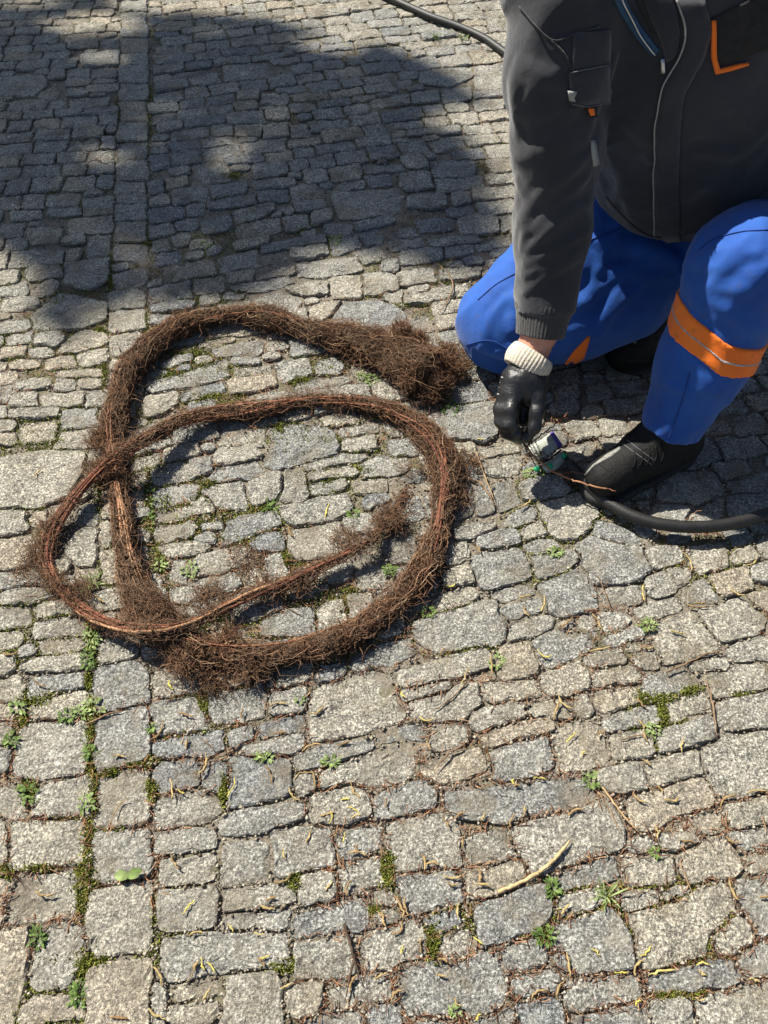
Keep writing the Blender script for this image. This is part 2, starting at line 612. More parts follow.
160,320 230,320 230,350 170,355
"""
def load_setts():
    out = []; ox = oy = 0
    for l in SETTS.strip().split('\n'):
        if l[0] == '@': ox, oy = map(int, l[1:].split()); continue
        out.append(np.array([[ox+float(a)/4, oy+float(b)/4] for a, b in (p.split(',') for p in l.split())]))
    return out
def to_ground(poly):
    return np.array([P(x, y)[:2] for x, y in poly])
GX0, GX1, GY0, GY1, GS = -2.5, 2.5, -0.75, 4.3, 0.004
OCC = np.zeros((int((GX1-GX0)/GS), int((GY1-GY0)/GS)), dtype=np.uint8)
def raster(poly):
    x0, y0 = poly.min(0); x1, y1 = poly.max(0)
    i0, i1 = max(0, int((x0-GX0)/GS)), min(OCC.shape[0], int((x1-GX0)/GS)+1)
    j0, j1 = max(0, int((y0-GY0)/GS)), min(OCC.shape[1], int((y1-GY0)/GS)+1)
    if i1 <= i0 or j1 <= j0: return None
    X, Y = np.meshgrid(GX0+(np.arange(i0, i1)+.5)*GS, GY0+(np.arange(j0, j1)+.5)*GS, indexing='ij')
    ins = np.zeros(X.shape, bool); n = len(poly)
    for k in range(n):
        xa, ya = poly[k]; xb, yb = poly[(k+1) % n]
        if ya == yb: continue
        c = ((ya > Y) != (yb > Y)) & (X < (xb-xa)*(Y-ya)/(yb-ya)+xa); ins ^= c
    return (slice(i0, i1), slice(j0, j1)), ins
def grow(poly, d):
    c = poly.mean(0); v = poly-c; L = np.linalg.norm(v, axis=1, keepdims=True); return c+v*(1+d/np.maximum(L, .01))
stones = []                                     # world outlines
hdr = [0, 12, 25, 39, 54, 66, 84, 101, 122, 142, 160, 182, 205, 222, 243, 262, 270.5]
TR = load_setts()
for a, b in zip(hdr[:-1], hdr[1:]):
    if a == 262: continue
    L = lambda y: 122-(y-25)*.027; g = 1.1
    j = rng.uniform(-1.5, 1.5, 8)
    TR.append(np.array([[L(a)+j[0], a+g], [145.5+j[1], a+g-.8], [146+j[2], b-g], [L(b)+j[3], b-g]]))
for p in TR:
    w = to_ground(p); stones.append(w)
    r = raster(grow(w, .003))
    if r: OCC[r[0]] |= r[1]
n_traced = len(stones)
hx0, hx1 = P(118, 1000), P(134, 50)
def hdr_x(y): return hx0[0]+(y-hx0[1])*(hx1[0]-hx0[0])/(hx1[1]-hx0[1])
def slope(X, Y):
    if X < hdr_x(Y): return .10
    return .27-.10*np.clip((X+.2)/1.0, 0, 1)*np.clip((Y-.6)/1.5, 0, 1)
def try_poly(q, lim):
    r = raster(grow(q, .0015))
    if r is None: return False
    o = OCC[r[0]][r[1]]
    if len(o) == 0 or o.mean() > lim: return False
    r = raster(grow(q, .0035)); OCC[r[0]] |= r[1]; stones.append(q); return True
def quad(cx, cy, w, h, a):
    j = rng.uniform(-.007, .007, (4, 2))
    j = np.clip(j, -min(w, h)*.14, min(w, h)*.14)
    q = np.array([[-w/2, -h/2], [w/2, -h/2], [w/2, h/2], [-w/2, h/2]])+j
    if rng.random() < .35: q = np.insert(q, 2, [w/2+rng.uniform(.0, .008), rng.uniform(-.2, .2)*h], 0)
    ca, sa = math.cos(a), math.sin(a)
    return q @ np.array([[ca, sa], [-sa, ca]])+[cx, cy]
# rows across the whole pavement, left out wherever a drawn sett already lies
r0 = -2.2
while r0 < 5.6:
    hh = rng.uniform(.055, .088); x = -2.5+rng.uniform(0, .1)
    while x < 2.5:
        w = rng.uniform(.065, .15) if hh > .065 else rng.uniform(.08, .17)
        cx = x+w/2; cy = r0+hh/2
        for _ in range(3): cy = r0+hh/2+slope(cx, cy)*cx
        if GY0 < cy < GY1:
            a = math.atan(slope(cx, cy)); g = .008
            for (dx, dy, sx, sy) in ((0, 0, 1, 1), (0, 0, .85, .85), (0, .006, .9, .65), (0, -.006, .9, .65), (w*.2, 0, .5, .9), (-w*.2, 0, .5, .9), (w*.2, 0, .5, .6), (-w*.2, 0, .5, .6)):
                if try_poly(quad(cx+dx, cy+dy, (w-g)*sx, (hh-g)*sy, a+rng.normal(0, .03)), .03 if sx == 1 else .0): break
        x += w
    r0 += hh
# small pieces wedged in what is left
for w, h, n in ((.075, .045, 5000), (.05, .032, 8000), (.036, .022, 9000)):
    C = rng.uniform([GX0+.1, GY0+.1], [GX1-.1, GY1-.1], (n, 2))
    I = ((C-[GX0, GY0])/GS).astype(int)
    ok = OCC[I[:, 0], I[:, 1]] == 0
    for c in C[ok]:
        try_poly(quad(c[0], c[1], w*rng.uniform(.75, 1.3), h*rng.uniform(.8, 1.2), math.atan(slope(*c))+rng.normal(0, .12)), 0.0)

# ownership map: the joint between two setts runs half-way between them
FS = .0025
LAB = np.full((int((GX1-GX0)/FS), int((GY1-GY0)/FS)), -1, dtype=np.int32)
_o, _g = OCC, GS
OCC = LAB; GS = FS
for i in range(len(stones)-1, -1, -1):
    r = raster(stones[i])
    if r: v = LAB[r[0]]; v[r[1]] = i
for it in range(5):
    for ax, sh in ((0, 1), (0, -1), (1, 1), (1, -1)):
        n = np.roll(LAB, sh, ax); m = (LAB < 0) & (n >= 0); LAB[m] = n[m]
def outline(poly, rs, idx):                          # rounded, roughened outline with about n points
    q = poly
    n = len(q); pts = []
    for i in range(n):
        a, b = q[i], q[(i+1) % n]; L = np.linalg.norm(b-a); c = min(.2, .0045/max(L, .001))
        pts += [a+(b-a)*c, a+(b-a)*(1-c)]
    pts = np.array(pts); pts = np.vstack([pts, pts[:1]])
    d = np.concatenate([[0], np.cumsum(np.linalg.norm(np.diff(pts, axis=0), axis=1))])
    m = int(np.clip(d[-1]/.009, 10, 44))
    s = np.linspace(0, d[-1], m, endpoint=False)
    o = np.stack([np.interp(s, d, pts[:, 0]), np.interp(s, d, pts[:, 1])], 1)
    c = o.mean(0); v = o-c; L = np.linalg.norm(v, axis=1, keepdims=True)
    v = v/L
    # spread outwards to the joint shared with the neighbours (or draw back where two drawings overlap)
    r = np.full(m, -.010); live = np.ones(m, bool)
    for k in range(24):
        q = o+v*(r[:, None]+.0010)
        I = np.clip(((q-[GX0, GY0])/FS).astype(int), 0, np.array(LAB.shape)-1)
        live &= (LAB[I[:, 0], I[:, 1]] == idx) | (r < -.006)
        r[live] += .001
    r = (np.roll(r, 1)+2*r+np.roll(r, -1))/4
    r = np.minimum(r, .013)-.0022+.0022*noise3(np.column_stack([o*75, np.full(m, idx*1.7)]))
    return o+v*(r[:, None]+rs.normal(0, .0009, (m, 1))), c
def sett_mesh(poly, rs, near, idx):
    o, c = outline(poly, rs, idx); m = len(o)
    A = .5*abs(np.dot(poly[:, 0], np.roll(poly[:, 1], 1))-np.dot(poly[:, 1], np.roll(poly[:, 0], 1)))
    R = math.sqrt(max(A, 1e-5)/math.pi)
    h = np.clip(rs.normal(.0005, .0024), -.003, .006); tx, ty = rs.normal(0, .024, 2)
    ins = min(.0036, R*.16)
    def ring(d, z, jz):
        v = o-c; L = np.linalg.norm(v, axis=1, keepdims=True); q = c+v*np.maximum(1-d/L, .05)
        zz = h+z+tx*(q[:, 0]-c[0])+ty*(q[:, 1]-c[1])+rs.normal(0, jz, m)
        return np.column_stack([q, zz])
    dome = min(.0022, R*.035)
    rr = [ring(0, -.04, 0), ring(0, -.0050, .0012), ring(ins*.35, -.0010, .0009), ring(ins*1.3, .0006, .0011)]
    f = (.80, .55, .28) if near and R > .02 else (.55,)
    so = rs.uniform(0, 50)
    def relief(q):
        p = np.column_stack([q, np.full(len(q), so)])
        return .0021*noise3(p*[95, 95, 1])+.0026*noise3(p*[38, 38, 1])
    rr[3][:, 2] += relief(rr[3][:, :2])
    for k in f:
        q = c+(rr[3][:, :2]-c)*k
        q = q+rs.normal(0, .0012*k, q.shape)
        zz = h+.0006+dome*(1-k)+tx*(q[:, 0]-c[0])+ty*(q[:, 1]-c[1])+relief(q)
        rr.append(np.column_stack([q, zz]))
    cz = h+dome+float(relief(c[None])[0])
    V = np.vstack(rr+[np.array([[c[0], c[1], cz]])]); Fc = []
    for r in range(len(rr)-1):
        for i in range(m):
            j = (i+1) % m; Fc.append((r*m+i, r*m+j, (r+1)*m+j, (r+1)*m+i))
    b = (len(rr)-1)*m
    for i in range(m): Fc.append((b+i, b+(i+1) % m, len(V)-1))
    return V, Fc, c
# pavement bed: one sheet of soil, dense where it is seen and coarse out to the horizon
gx = np.concatenate([-np.geomspace(80, 2.3, 14), np.arange(-2.2, 2.2, .016), np.geomspace(2.3, 80, 14)])
gy = np.concatenate([-np.geomspace(80, .75, 14), np.arange(-.7, 4.2, .016), np.geomspace(4.3, 120, 14)])
XX, YY = np.meshgrid(gx, gy, indexing='ij')
p3 = np.stack([XX, YY, np.zeros_like(XX)], -1)
ZZ = -.0058+.0030*noise3(p3*40)+.0030*noise3(p3*[11, 11, 1]+5)
V = np.stack([XX, YY, ZZ], -1).reshape(-1, 3); ny = len(gy)
ii, jj = np.meshgrid(np.arange(len(gx)-1), np.arange(ny-1), indexing='ij'); k = (ii*ny+jj).ravel()
pave = mesh_obj('pavement', V, np.stack([k, k+ny, k+ny+1, k+1], 1), M_SOIL)
pave['kind'] = 'structure'; pave['label'] = 'soil bed of the sett pavement'
# sort: the setts that show largest are parts of their own
def show(poly):
    q = [px_of(x, y) for x, y in poly]
    a = np.array([[s[0], s[1]] for s in q]); c = a.mean(0)
    if not (-15 < c[0] < 783 and -10 < c[1] < 1034): return 0
    if c[0] > 600 and c[1] < 300: return 1
    return .5*abs(np.dot(a[:, 0], np.roll(a[:, 1], 1))-np.dot(a[:, 1], np.roll(a[:, 0], 1)))
order = sorted(range(len(stones)), key=lambda i: -show(stones[i]))
rest = MB(); trs = np.random.default_rng(11)
for rank, i in enumerate(order):
    rs = np.random.default_rng(i); Vv, Fc, c = sett_mesh(stones[i], rs, rank < 700, i)
    tn = float(np.clip(.52+.35*(noise3(np.array([[c[0]*2.3, c[1]*2.3, 4.]]))[0])+trs.normal(0, .27), 0, 1))
    if px_of(*c)[0] < 140: tn = min(1, tn*.8+.25)
    if rank < 299:
        o = mesh_obj('sett', Vv, Fc, M_STONE, pave, smooth=False, loc=(c[0], c[1], 0)); set_tint(o, tn)
    else: rest.add(Vv, Fc, tn)
o = rest.build('sett', M_STONE, pave, smooth=False); o['kind'] = 'stuff'
print('setts', len(stones), 'drawn', n_traced)
# ---------------------------------------------------------------- the long root rope
RP = [(430,376,30),(412,366,27),(385,353,22),(350,340,19),(310,331,18),(270,319,15),(230,315,14),(190,323,14),(155,343,14),(130,372,14),(118,405,15),(113,440,15),(117,480,13),(123,520,16),(128,560,18),(138,595,23),(160,625,27),(198,648,24),(250,657,23),(300,651,20),(345,637,19),(380,615,18),(410,588,17),(430,555,16),(441,515,14),(446,480,16),(438,450,17),(415,425,16),(380,408,12),(340,402,9),(300,402,10),(260,411,11),(220,414,12),(185,420,11),(155,435,8),(120,455,7),(90,480,5),(65,510,5),(47,545,6),(50,575,5),(75,605,5),(110,625,5),(150,632,6),(190,625,6),(225,608,6),(260,592,5),(300,577,5),(335,560,5),(365,543,6),(385,525,5),(398,507,4),(406,490,3)]
LIFT = {34: .045, 35: .06, 36: .03, 41: .03, 42: .06, 43: .05, 44: .02, 33: .02, 37: .02, 45: .02, 46: .025, 47: .025, 48: .03}
pts = []
for i, (x, y, r) in enumerate(RP):
    rm = r/scale_at(y)*(.70 if r > 8 else .90); z = rm*.8+LIFT.get(i, 0.0)
    pts.append([*P(x, y, z), rm])
C = smooth_path(pts, .012); NC = len(C)
C[:, 3] *= 1+.30*noise3(C[:, :3]*[13, 13, 1])+.10*noise3(C[:, :3]*[40, 40, 1]+7)
print('root length', NC*.012)
def r_mat(name, cols, rough=.95, dust=None):
    m, t, b = mat_new(name); tn = tint_n(t)
    c = ramp(t, tn, cols); p = pos(t)
    c = mix(t, c, ramp(t, noise_n(t, p, 70, 3), [(.3, .6), (.7, 1.35)]), 1.0, 'MULTIPLY')
    if dust: c = mix(t, c, dust, ramp(t, noise_n(t, p, 12, 4, .65), [(.42, 0.), (.62, .7)]))
    t.links.new(c, b.inputs['Base Color']); b.inputs['Roughness'].default_value = rough; b.inputs['Specular IOR Level'].default_value = .15
    return m
M_FIB = r_mat('root_fibre', [(0, (.028, .016, .011)), (.4, (.100, .052, .031)), (.7, (.21, .115, .066)), (.93, (.30, .175, .10)), (1, (.44, .32, .20))], dust=(.17, .115, .075))
M_STR = r_mat('root_strand', [(0, (.08, .030, .020)), (.5, (.17, .060, .036)), (.85, (.28, .12, .065)), (1, (.40, .24, .13))], .6)
M_CORE = simple('root_core', (.045, .027, .017), .95, (.12, .075, .047), 110, 140, .006)
root = thing('root_rope', 'long brown rope of matted fibrous roots coiled in loops on the cobbles', 'tree roots', tuple(C[NC//2][:2])+(0,))
# core
rg = np.random.default_rng(5); n = 14; V = []; Fc = []
Tn = np.gradient(C[:, :3], axis=0); Tn /= np.linalg.norm(Tn, axis=1, keepdims=True)
Un = np.cross(Tn, [0, 0, 1]); Un /= np.linalg.norm(Un, axis=1, keepdims=True); Wn = np.cross(Un, Tn)
for i in range(NC):
    for j in range(n):
        a = 2*math.pi*j/n; d = math.cos(a)*Un[i]+math.sin(a)*Wn[i]
        rr = C[i, 3]*.80*(1+.30*float(noise3(((C[i, :3]+d*.02)*45)[None])[0]))
        if C[i, 3] < .016: rr *= .45
        q = C[i, :3]+d*rr*[1, 1, .85]; q[2] = max(q[2], .002); V.append(q)
for i in range(NC-1):
    for j in range(n):
        k = (j+1) % n; Fc.append((i*n+j, i*n+k, (i+1)*n+k, (i+1)*n+j))
Fc += [tuple(range(n-1, -1, -1)), tuple((NC-1)*n+j for j in range(n))]
mesh_obj('root_core', np.array(V), Fc, M_CORE, root, loc=C[NC//2][:3])
# thousands of hair roots, built in one sweep
def fibres(n, pick, seg=6, wl=(.03, .09), w=(.0004, .0010), loose=.0, curl=1.0, seed=1, tint=(.1, .8), rin=.55, rout=1.08, along=1.0):
    g = np.random.default_rng(seed); i = pick(g, n)
    a = g.uniform(-.5, math.pi+.5, n)*np.where(g.random(n) < .12, -1, 1); rr = C[i, 3]*np.sqrt(g.uniform(rin**2, rout**2, n))
    D = np.cos(a)[:, None]*Un[i]+np.sin(a)[:, None]*Wn[i]
    p = C[i, :3]+D*rr[:, None]
    sg = np.where(g.random(n) < .5, 1, -1)[:, None]
    v = Tn[i]*sg*along+g.normal(0, .55*curl, (n, 3))+D*loose*g.random((n, 1))
    v /= np.linalg.norm(v, axis=1, keepdims=True)
    L = g.uniform(*wl, n)*g.choice([.5, 1, 1, 1.5], n); st = (L/seg)[:, None]
    Ps = [p]; idx = i.astype(float)
    cen = C[i]
    for s in range(seg):
        v = v+g.normal(0, .42*curl, (n, 3)); v /= np.linalg.norm(v, axis=1, keepdims=True)
        p = p+v*st; idx = np.clip(idx+sg[:, 0]*st[:, 0]/.012*along, 0, NC-1); k = idx.astype(int)
        d = p-C[k, :3]; dist = np.linalg.norm(d, axis=1); lim = C[k, 3]*(rout+loose*1.6)
        ov = dist > lim; f = np.where(ov, (lim/np.maximum(dist, 1e-6)), 1.0)
        p = np.where((g.random(n) < .92)[:, None], C[k, :3]+d*(f[:, None]*.6+.4*np.minimum(f, 1)[:, None]), p)
        p[:, 2] = np.maximum(p[:, 2], .001+.002*g.random(n)); Ps.append(p)
    Ps = np.stack(Ps, 1)                        # n, seg+1, 3
    return fib_mesh(Ps, g.uniform(*w, n), g.uniform(*tint, n))
def fib_mesh(Ps, w, tn):
    n, m, _ = Ps.shape
    T = np.gradient(Ps, axis=1); T /= np.linalg.norm(T, axis=2, keepdims=True)+1e-9
    ref = np.where(np.abs(T[..., 2:3]) < .9, np.array([0, 0, 1.]), np.array([1., 0, 0]))
    U = np.cross(T, ref); U /= np.linalg.norm(U, axis=2, keepdims=True)+1e-9; Wv = np.cross(T, U)
    tp = np.linspace(1, .35, m)[None, :, None]*w[:, None, None]
    R = [Ps+tp*(math.cos(a)*U+math.sin(a)*Wv) for a in (math.pi/2, math.pi*7/6, math.pi*11/6)]
    V = np.stack(R, 2).reshape(-1, 3)           # n,m,3 ring
    b = (np.arange(n)*m*3)[:, None, None]+(np.arange(m-1)*3)[None, :, None]
    j = np.arange(3)[None, None, :]; k = (j+1) % 3
    Fq = np.stack([b+j, b+k, b+3+k, b+3+j], -1).reshape(-1, 4)
    return V, Fq, np.repeat(tn, m*3)
def fib_obj(name, parts, mat, parent, loc):
    V = []; Fq = []; A = []; o = 0
    for v, f, a in parts: V.append(v); Fq.append(f+o); A.append(a); o += len(v)
    ob = mesh_obj(name, np.concatenate(V), np.concatenate(Fq), mat, parent, loc=loc); set_tint(ob, np.concatenate(A).astype(np.float32)); return ob
wgt = C[:, 3]**1.15; wgt = wgt/wgt.sum(); cw = np.cumsum(wgt)
pick_all = lambda g, n: np.clip(np.searchsorted(cw, g.random(n)), 1, NC-2)
m_thick = (C[:, 3] > .016)
def pick_mask(mask, end_bias=None):
    w = wgt*mask; c = np.cumsum(w/w.sum()); return lambda g, n: np.clip(np.searchsorted(c, g.random(n)), 1, NC-2)
parts = [fibres(12000, pick_all, seed=1, tint=(.0, .75), curl=1.9, wl=(.015, .05), w=(.0004, .0009)),
         fibres(20000, pick_mask(m_thick), seed=2, wl=(.010, .03), w=(.0003, .0008), loose=.08, curl=2.2, tint=(.1, .93), rin=.80, rout=1.06, along=.3),
         fibres(2200, pick_all, seed=3, wl=(.04, .10), loose=.15, curl=.7, w=(.0006, .0013), tint=(.3, 1.0), rin=.9, rout=1.08),
         fibres(2600, pick_all, seed=4, wl=(.02, .06), loose=.9, curl=1.3, tint=(.2, .9), rin=.9, rout=1.3),
         fibres(3000, pick_mask(C[:, 3] < .016), seed=6, wl=(.01, .04), loose=.8, curl=1.8, w=(.0003, .0008), tint=(.1, .8), rin=.5, rout=1.8, along=.5)]
# ragged head of the rope, and the tufts where the strands shed
def ball(n, c, r, seed, tint=(.1, .9), sq=(1, 1, .8), w=(.0005, .0012), L=(.02, .06)):
    g = np.random.default_rng(seed); d = g.normal(size=(n, 3)); d /= np.linalg.norm(d, axis=1, keepdims=True); d[:, 2] = np.where(d[:, 2] < -.3, -d[:, 2], d[:, 2])
    p = np.array(c)+d*np.array(sq)*(r*np.sqrt(g.uniform(.3, 1.05, n)))[:, None]
    v = np.cross(d, g.normal(size=(n, 3)))+d*g.uniform(-.2, .5, (n, 1)); v /= np.linalg.norm(v, axis=1, keepdims=True); Ps = [p]; st = (g.uniform(*L, n)/6)[:, None]
    for s in range(6):
        v = v+g.normal(0, .6, (n, 3)); v /= np.linalg.norm(v, axis=1, keepdims=True); p = p+v*st; p[:, 2] = np.maximum(p[:, 2], .001); Ps.append(p)
    return fib_mesh(np.stack(Ps, 1), g.uniform(*w, n), g.uniform(*tint, n))
clumps = [(424, 362, .05, .040), (401, 334, .065, .026), (437, 384, .03, .031), (410, 382, .035, .028), (447, 356, .025, .024), (392, 366, .04, .026), (418, 342, .06, .022), (430, 396, .02, .020), (455, 372, .015, .022), (409, 352, .055, .028)]
core_mb = MB()
for k, (x, y, z, r) in enumerate(clumps):
    c = P(x, y, z); parts.append(ball(int(34000*r), c, r, 20+k, sq=(1, 1, .9), L=(.010, .038)))
    th = np.linspace(0, math.pi, 8); Vb = []; Fb = []
    for a in th:
        for b_ in range(12):
            e = np.array([math.sin(a)*math.cos(b_*math.pi/6), math.sin(a)*math.sin(b_*math.pi/6), math.cos(a)])
            q = c+e*r*.88*(1+.35*float(noise3((e*2.2+k)[None])[0])); q[2] = max(q[2], .001); Vb.append(q)
    for i in range(7):
        for j in range(12): Fb.append((i*12+j, (i+1)*12+j, (i+1)*12+(j+1) % 12, i*12+(j+1) % 12))
    core_mb.add(np.array(Vb), Fb)
core_mb.build('root_clump', M_CORE, root, loc=P(428, 360, .05))
for k, (x, y, z, r, n) in enumerate([(38, 552, .008, .030, 170), (30, 572, .004, .035, 110), (48, 530, .010, .025, 130), (56, 585, .008, .03, 150), (452, 478, .015, .035, 260), (462, 462, .008, .035, 180), (458, 500, .006, .03, 120), (400, 505, .005, .030, 60), (385, 520, .005, .032, 60), (412, 470, .004, .03, 70), (78, 592, .01, .03, 170), (242, 558, .004, .034, 90), (252, 570, .003, .03, 60), (345, 540, .006, .03, 160), (210, 600, .01, .04, 260), (270, 590, .01, .03, 200), (100, 470, .02, .03, 350), (100, 440, .02, .025, 300),
                                     (150, 615, .04, .038, 600), (185, 660, .03, .034, 450), (250, 670, .02, .03, 350), (215, 680, .005, .035, 220), (230, 640, .03, .025, 250), (130, 480, .03, .02, 100), (455, 360, .01, .05, 300), (390, 520, .02, .03, 400), (300, 585, .02, .02, 120)]):
    parts.append(ball(n, P(x, y, z), r, 50+k, sq=(1, 1, .5), w=(.0004, .0009)))
# soil still caught in the mat
g = np.random.default_rng(12); kk = pick_all(g, 22000); aa = g.uniform(-.3, math.pi+.3, 22000); rr_ = C[kk, 3]*g.uniform(.75, 1.02, 22000)
sp_ = C[kk, :3]+(np.cos(aa)[:, None]*Un[kk]+np.sin(aa)[:, None]*Wn[kk])*rr_[:, None]; sp_ = sp_[sp_[:, 2] > .002]
SOILPTS = sp_
fo = fib_obj('root_fibre', parts, M_FIB, root, C[NC//2][:3]); fo['kind'] = 'stuff'
# thicker reddish strands winding along the rope, each a part
def idx_of(pi): return int(np.argmin(np.linalg.norm(C[:, :3]-np.array(pts[pi][:3]), axis=1)))
def strand(i0, i1, off, w, ph, seed, tn, tw=6.0):
    g = np.random.default_rng(seed); a0, a1 = idx_of(i0), idx_of(i1)
    if a1 < a0: a0, a1 = a1, a0
    I = np.arange(a0, a1, 2); a = ph+np.linspace(0, tw, len(I))+g.normal(0, .08, len(I))
    R = np.maximum(C[I, 3]*off, .003)[:, None]
    p = C[I, :3]+(np.cos(a)[:, None]*Un[I]+np.abs(np.sin(a))[:, None]*Wn[I])*R; p[:, 2] = np.maximum(p[:, 2], .004)
    for _ in range(2): p[1:-1] = (p[:-2]+2*p[1:-1]+p[2:])/4
    wv = w*(1+.2*g.normal(size=len(I)))*np.minimum(1, np.minimum(np.arange(len(I))+1, np.arange(len(I))[::-1]+1)/4)
    V, Fc = tube(p, np.maximum(wv, .0005), 6); o = mesh_obj('root_strand', V, Fc, M_STR, root, loc=p[0]); set_tint(o, tn)
sd = 0
for (i0, i1, off, w, ph, tn, tw) in [(34, 42, 1.15, .0030, 2.9, .6, 1.2), (33, 41, 1.1, .0026, .4, .5, -1.5), (35, 43, 1.2, .0022, 2.2, .75, 2), (34, 49, .9, .0030, .5, .55, 5), (33, 47, .8, .0026, 2.2, .8, -6), (35, 48, 1.0, .0022, 1.3, .4, 7), (38, 50, .9, .0020, 2.8, .65, -4), (30, 43, .9, .0022, 1.6, .7, 5), (40, 46, 1.1, .0032, .2, .95, 2), (36, 51, .6, .0024, 2.0, .5, 6),
                                     (23, 28, .95, .0032, 1.5, .45, 1.0), (23, 27, .95, .0026, 2.1, .6, -1), (24, 32, 1.0, .0022, 1.2, .7, 2), (22, 26, 1.0, .0022, .9, .5, 1), (28, 34, 1.0, .0024, 1.0, .75, 2.5), (29, 35, 1.05, .0020, 2.1, .85, -2),
                                     (10, 15, 1.0, .0022, 1.4, .9, 1.0), (11, 14, 1.0, .0020, 1.9, .95, -.5), (10, 14, 1.0, .0018, 1.1, .85, .6), (12, 15, 1.0, .0020, 1.65, 1.0, .4), (16, 21, 1.02, .0018, 1.2, .8, 2), (4, 9, 1.02, .0016, 1.4, .7, 2)]:
    sd += 1; strand(i0, i1, off, w, ph, 100+sd, tn, tw)
# ---------------------------------------------------------------- distance-field modelling of clothes, boots, gloves and the body
def cap(p, a, b, ra, rb):
    a = np.asarray(a, np.float32); b = np.asarray(b, np.float32); ab = b-a
    t = np.clip(((p-a) @ ab)/max(float(ab @ ab), 1e-9), 0, 1)
    d = p-a-t[..., None]*ab
    return np.sqrt((d*d).sum(-1))-(ra+(rb-ra)*t)
def ell(p, c, r):
    q = p-np.asarray(c, np.float32); r = np.asarray(r, np.float32)
    k0 = np.sqrt(((q/r)**2).sum(-1)); k1 = np.sqrt(((q/(r*r))**2).sum(-1)); return k0*(k0-1)/np.maximum(k1, 1e-6)
def ell_r(p, c, r, X, Y):                       # ellipsoid in a turned frame
    X = np.asarray(X, float); X = X/np.linalg.norm(X); Y = np.asarray(Y, float); Y = Y-X*np.dot(X, Y); Y /= np.linalg.norm(Y); Z = np.cross(X, Y)
    q = (p-np.asarray(c)) @ np.stack([X, Y, Z], 1); return ell(q, (0, 0, 0), r)
def smin(a, b, k):
    h = np.maximum(k-np.abs(a-b), 0)/k; return np.minimum(a, b)-h*h*k*.25
def smax(a, b, k): return -smin(-a, -b, k)
def chain(p, P_, R_, k=.02):
    d = None
    for i in range(len(P_)-1):
        e = cap(p, P_[i], P_[i+1], R_[i], R_[i+1]); d = e if d is None else smin(d, e, k)
    return d
def plane(p, o, n): n = np.asarray(n, float)/np.linalg.norm(n); return (p-np.asarray(o)) @ n.astype(np.float32)
def surface(f, lo, hi, h):                      # surface nets
    lo = np.asarray(lo, float); hi = np.asarray(hi, float); N = np.ceil((hi-lo)/h).astype(int)+1
    ax = [lo[i]+h*np.arange(N[i]) for i in range(3)]
    D = np.empty(N, np.float32)
    for i0 in range(0, N[0], 24):
        G = np.stack(np.meshgrid(ax[0][i0:i0+24], ax[1], ax[2], indexing='ij'), -1).astype(np.float32)
        D[i0:i0+24] = f(G)
    D[0] = D[-1] = 1; D[:, 0] = D[:, -1] = 1; D[:, :, 0] = D[:, :, -1] = 1
    n = N-1; acc = np.zeros((*n, 3), np.float32); cnt = np.zeros(tuple(n), np.float32)
    co = [(a, b, c) for a in (0, 1) for b in (0, 1) for c in (0, 1)]
    def sub(o): return D[o[0]:o[0]+n[0], o[1]:o[1]+n[1], o[2]:o[2]+n[2]]
    for a in co:
        for ax_ in range(3):
            if a[ax_]: continue
            b = list(a); b[ax_] = 1; da, db = sub(a), sub(b); m = (da < 0) != (db < 0)
            t = np.where(m, da/np.where(m, da-db, 1), 0)
            for c in range(3):
                acc[..., c] += np.where(m, a[c]+(t if c == ax_ else 0), 0)
            cnt += m
    act = cnt > 0; idx = -np.ones(tuple(n), np.int64); idx[act] = np.arange(act.sum())
    ijk = np.argwhere(act); V = lo+h*(ijk+acc[act]/cnt[act][:, None]); Fs = []
    for ax_ in range(3):
        b1, b2 = [(1, 2), (2, 0), (0, 1)][ax_]
        sl0 = [slice(0, N[k]) for k in range(3)]; sA = list(sl0); sB = list(sl0)
        sA[ax_] = slice(0, N[ax_]-1); sB[ax_] = slice(1, N[ax_])
        s0 = D[tuple(sA)] < 0; s1 = D[tuple(sB)] < 0
        E = np.argwhere(s0 != s1)
        E = E[(E[:, b1] > 0) & (E[:, b2] > 0) & (E[:, b1] < n[b1]) & (E[:, b2] < n[b2])]
        u = np.zeros(3, int); u[b1] = 1; w = np.zeros(3, int); w[b2] = 1
        g = lambda q: idx[q[:, 0], q[:, 1], q[:, 2]]
        q = np.stack([g(E-u-w), g(E-w), g(E), g(E-u)], 1)
        fl = ~s0[E[:, 0], E[:, 1], E[:, 2]]; q[fl] = q[fl][:, ::-1]; Fs.append(q)
    Fq = np.concatenate(Fs); Fq = Fq[(Fq >= 0).all(1)]
    return V, Fq
def sdf_obj(name, f, lo, hi, h, mat, parent=None, loc=None):
    V, Fq = surface(f, lo, hi, h)
    return mesh_obj(name, V, Fq, mat, parent, loc=loc if loc is not None else V.mean(0))
def normal(f, p, e=.003):
    g = np.stack([f(p+np.eye(3)[i]*e)-f(p-np.eye(3)[i]*e) for i in range(3)], -1); return g/(np.linalg.norm(g, axis=-1, keepdims=True)+1e-9)
def hit(f, px, py, t0=.5):                      # where the sight line of a pixel meets a surface
    px = np.asarray(px, float); py = np.asarray(py, float)
    u = (px-384)/F; v = (py-512)/F
    d = np.stack([u, CP-v*SP, -(SP+v*CP)], -1); L = np.linalg.norm(d, axis=-1, keepdims=True); dn = d/L
    o = np.array([0, 0, H]); t = np.full(px.shape, t0)
    for _ in range(90):
        t = t+.8*f((o+dn*t[..., None]).astype(np.float32)); t = np.minimum(t, 3.2)
    return o+dn*t[..., None]
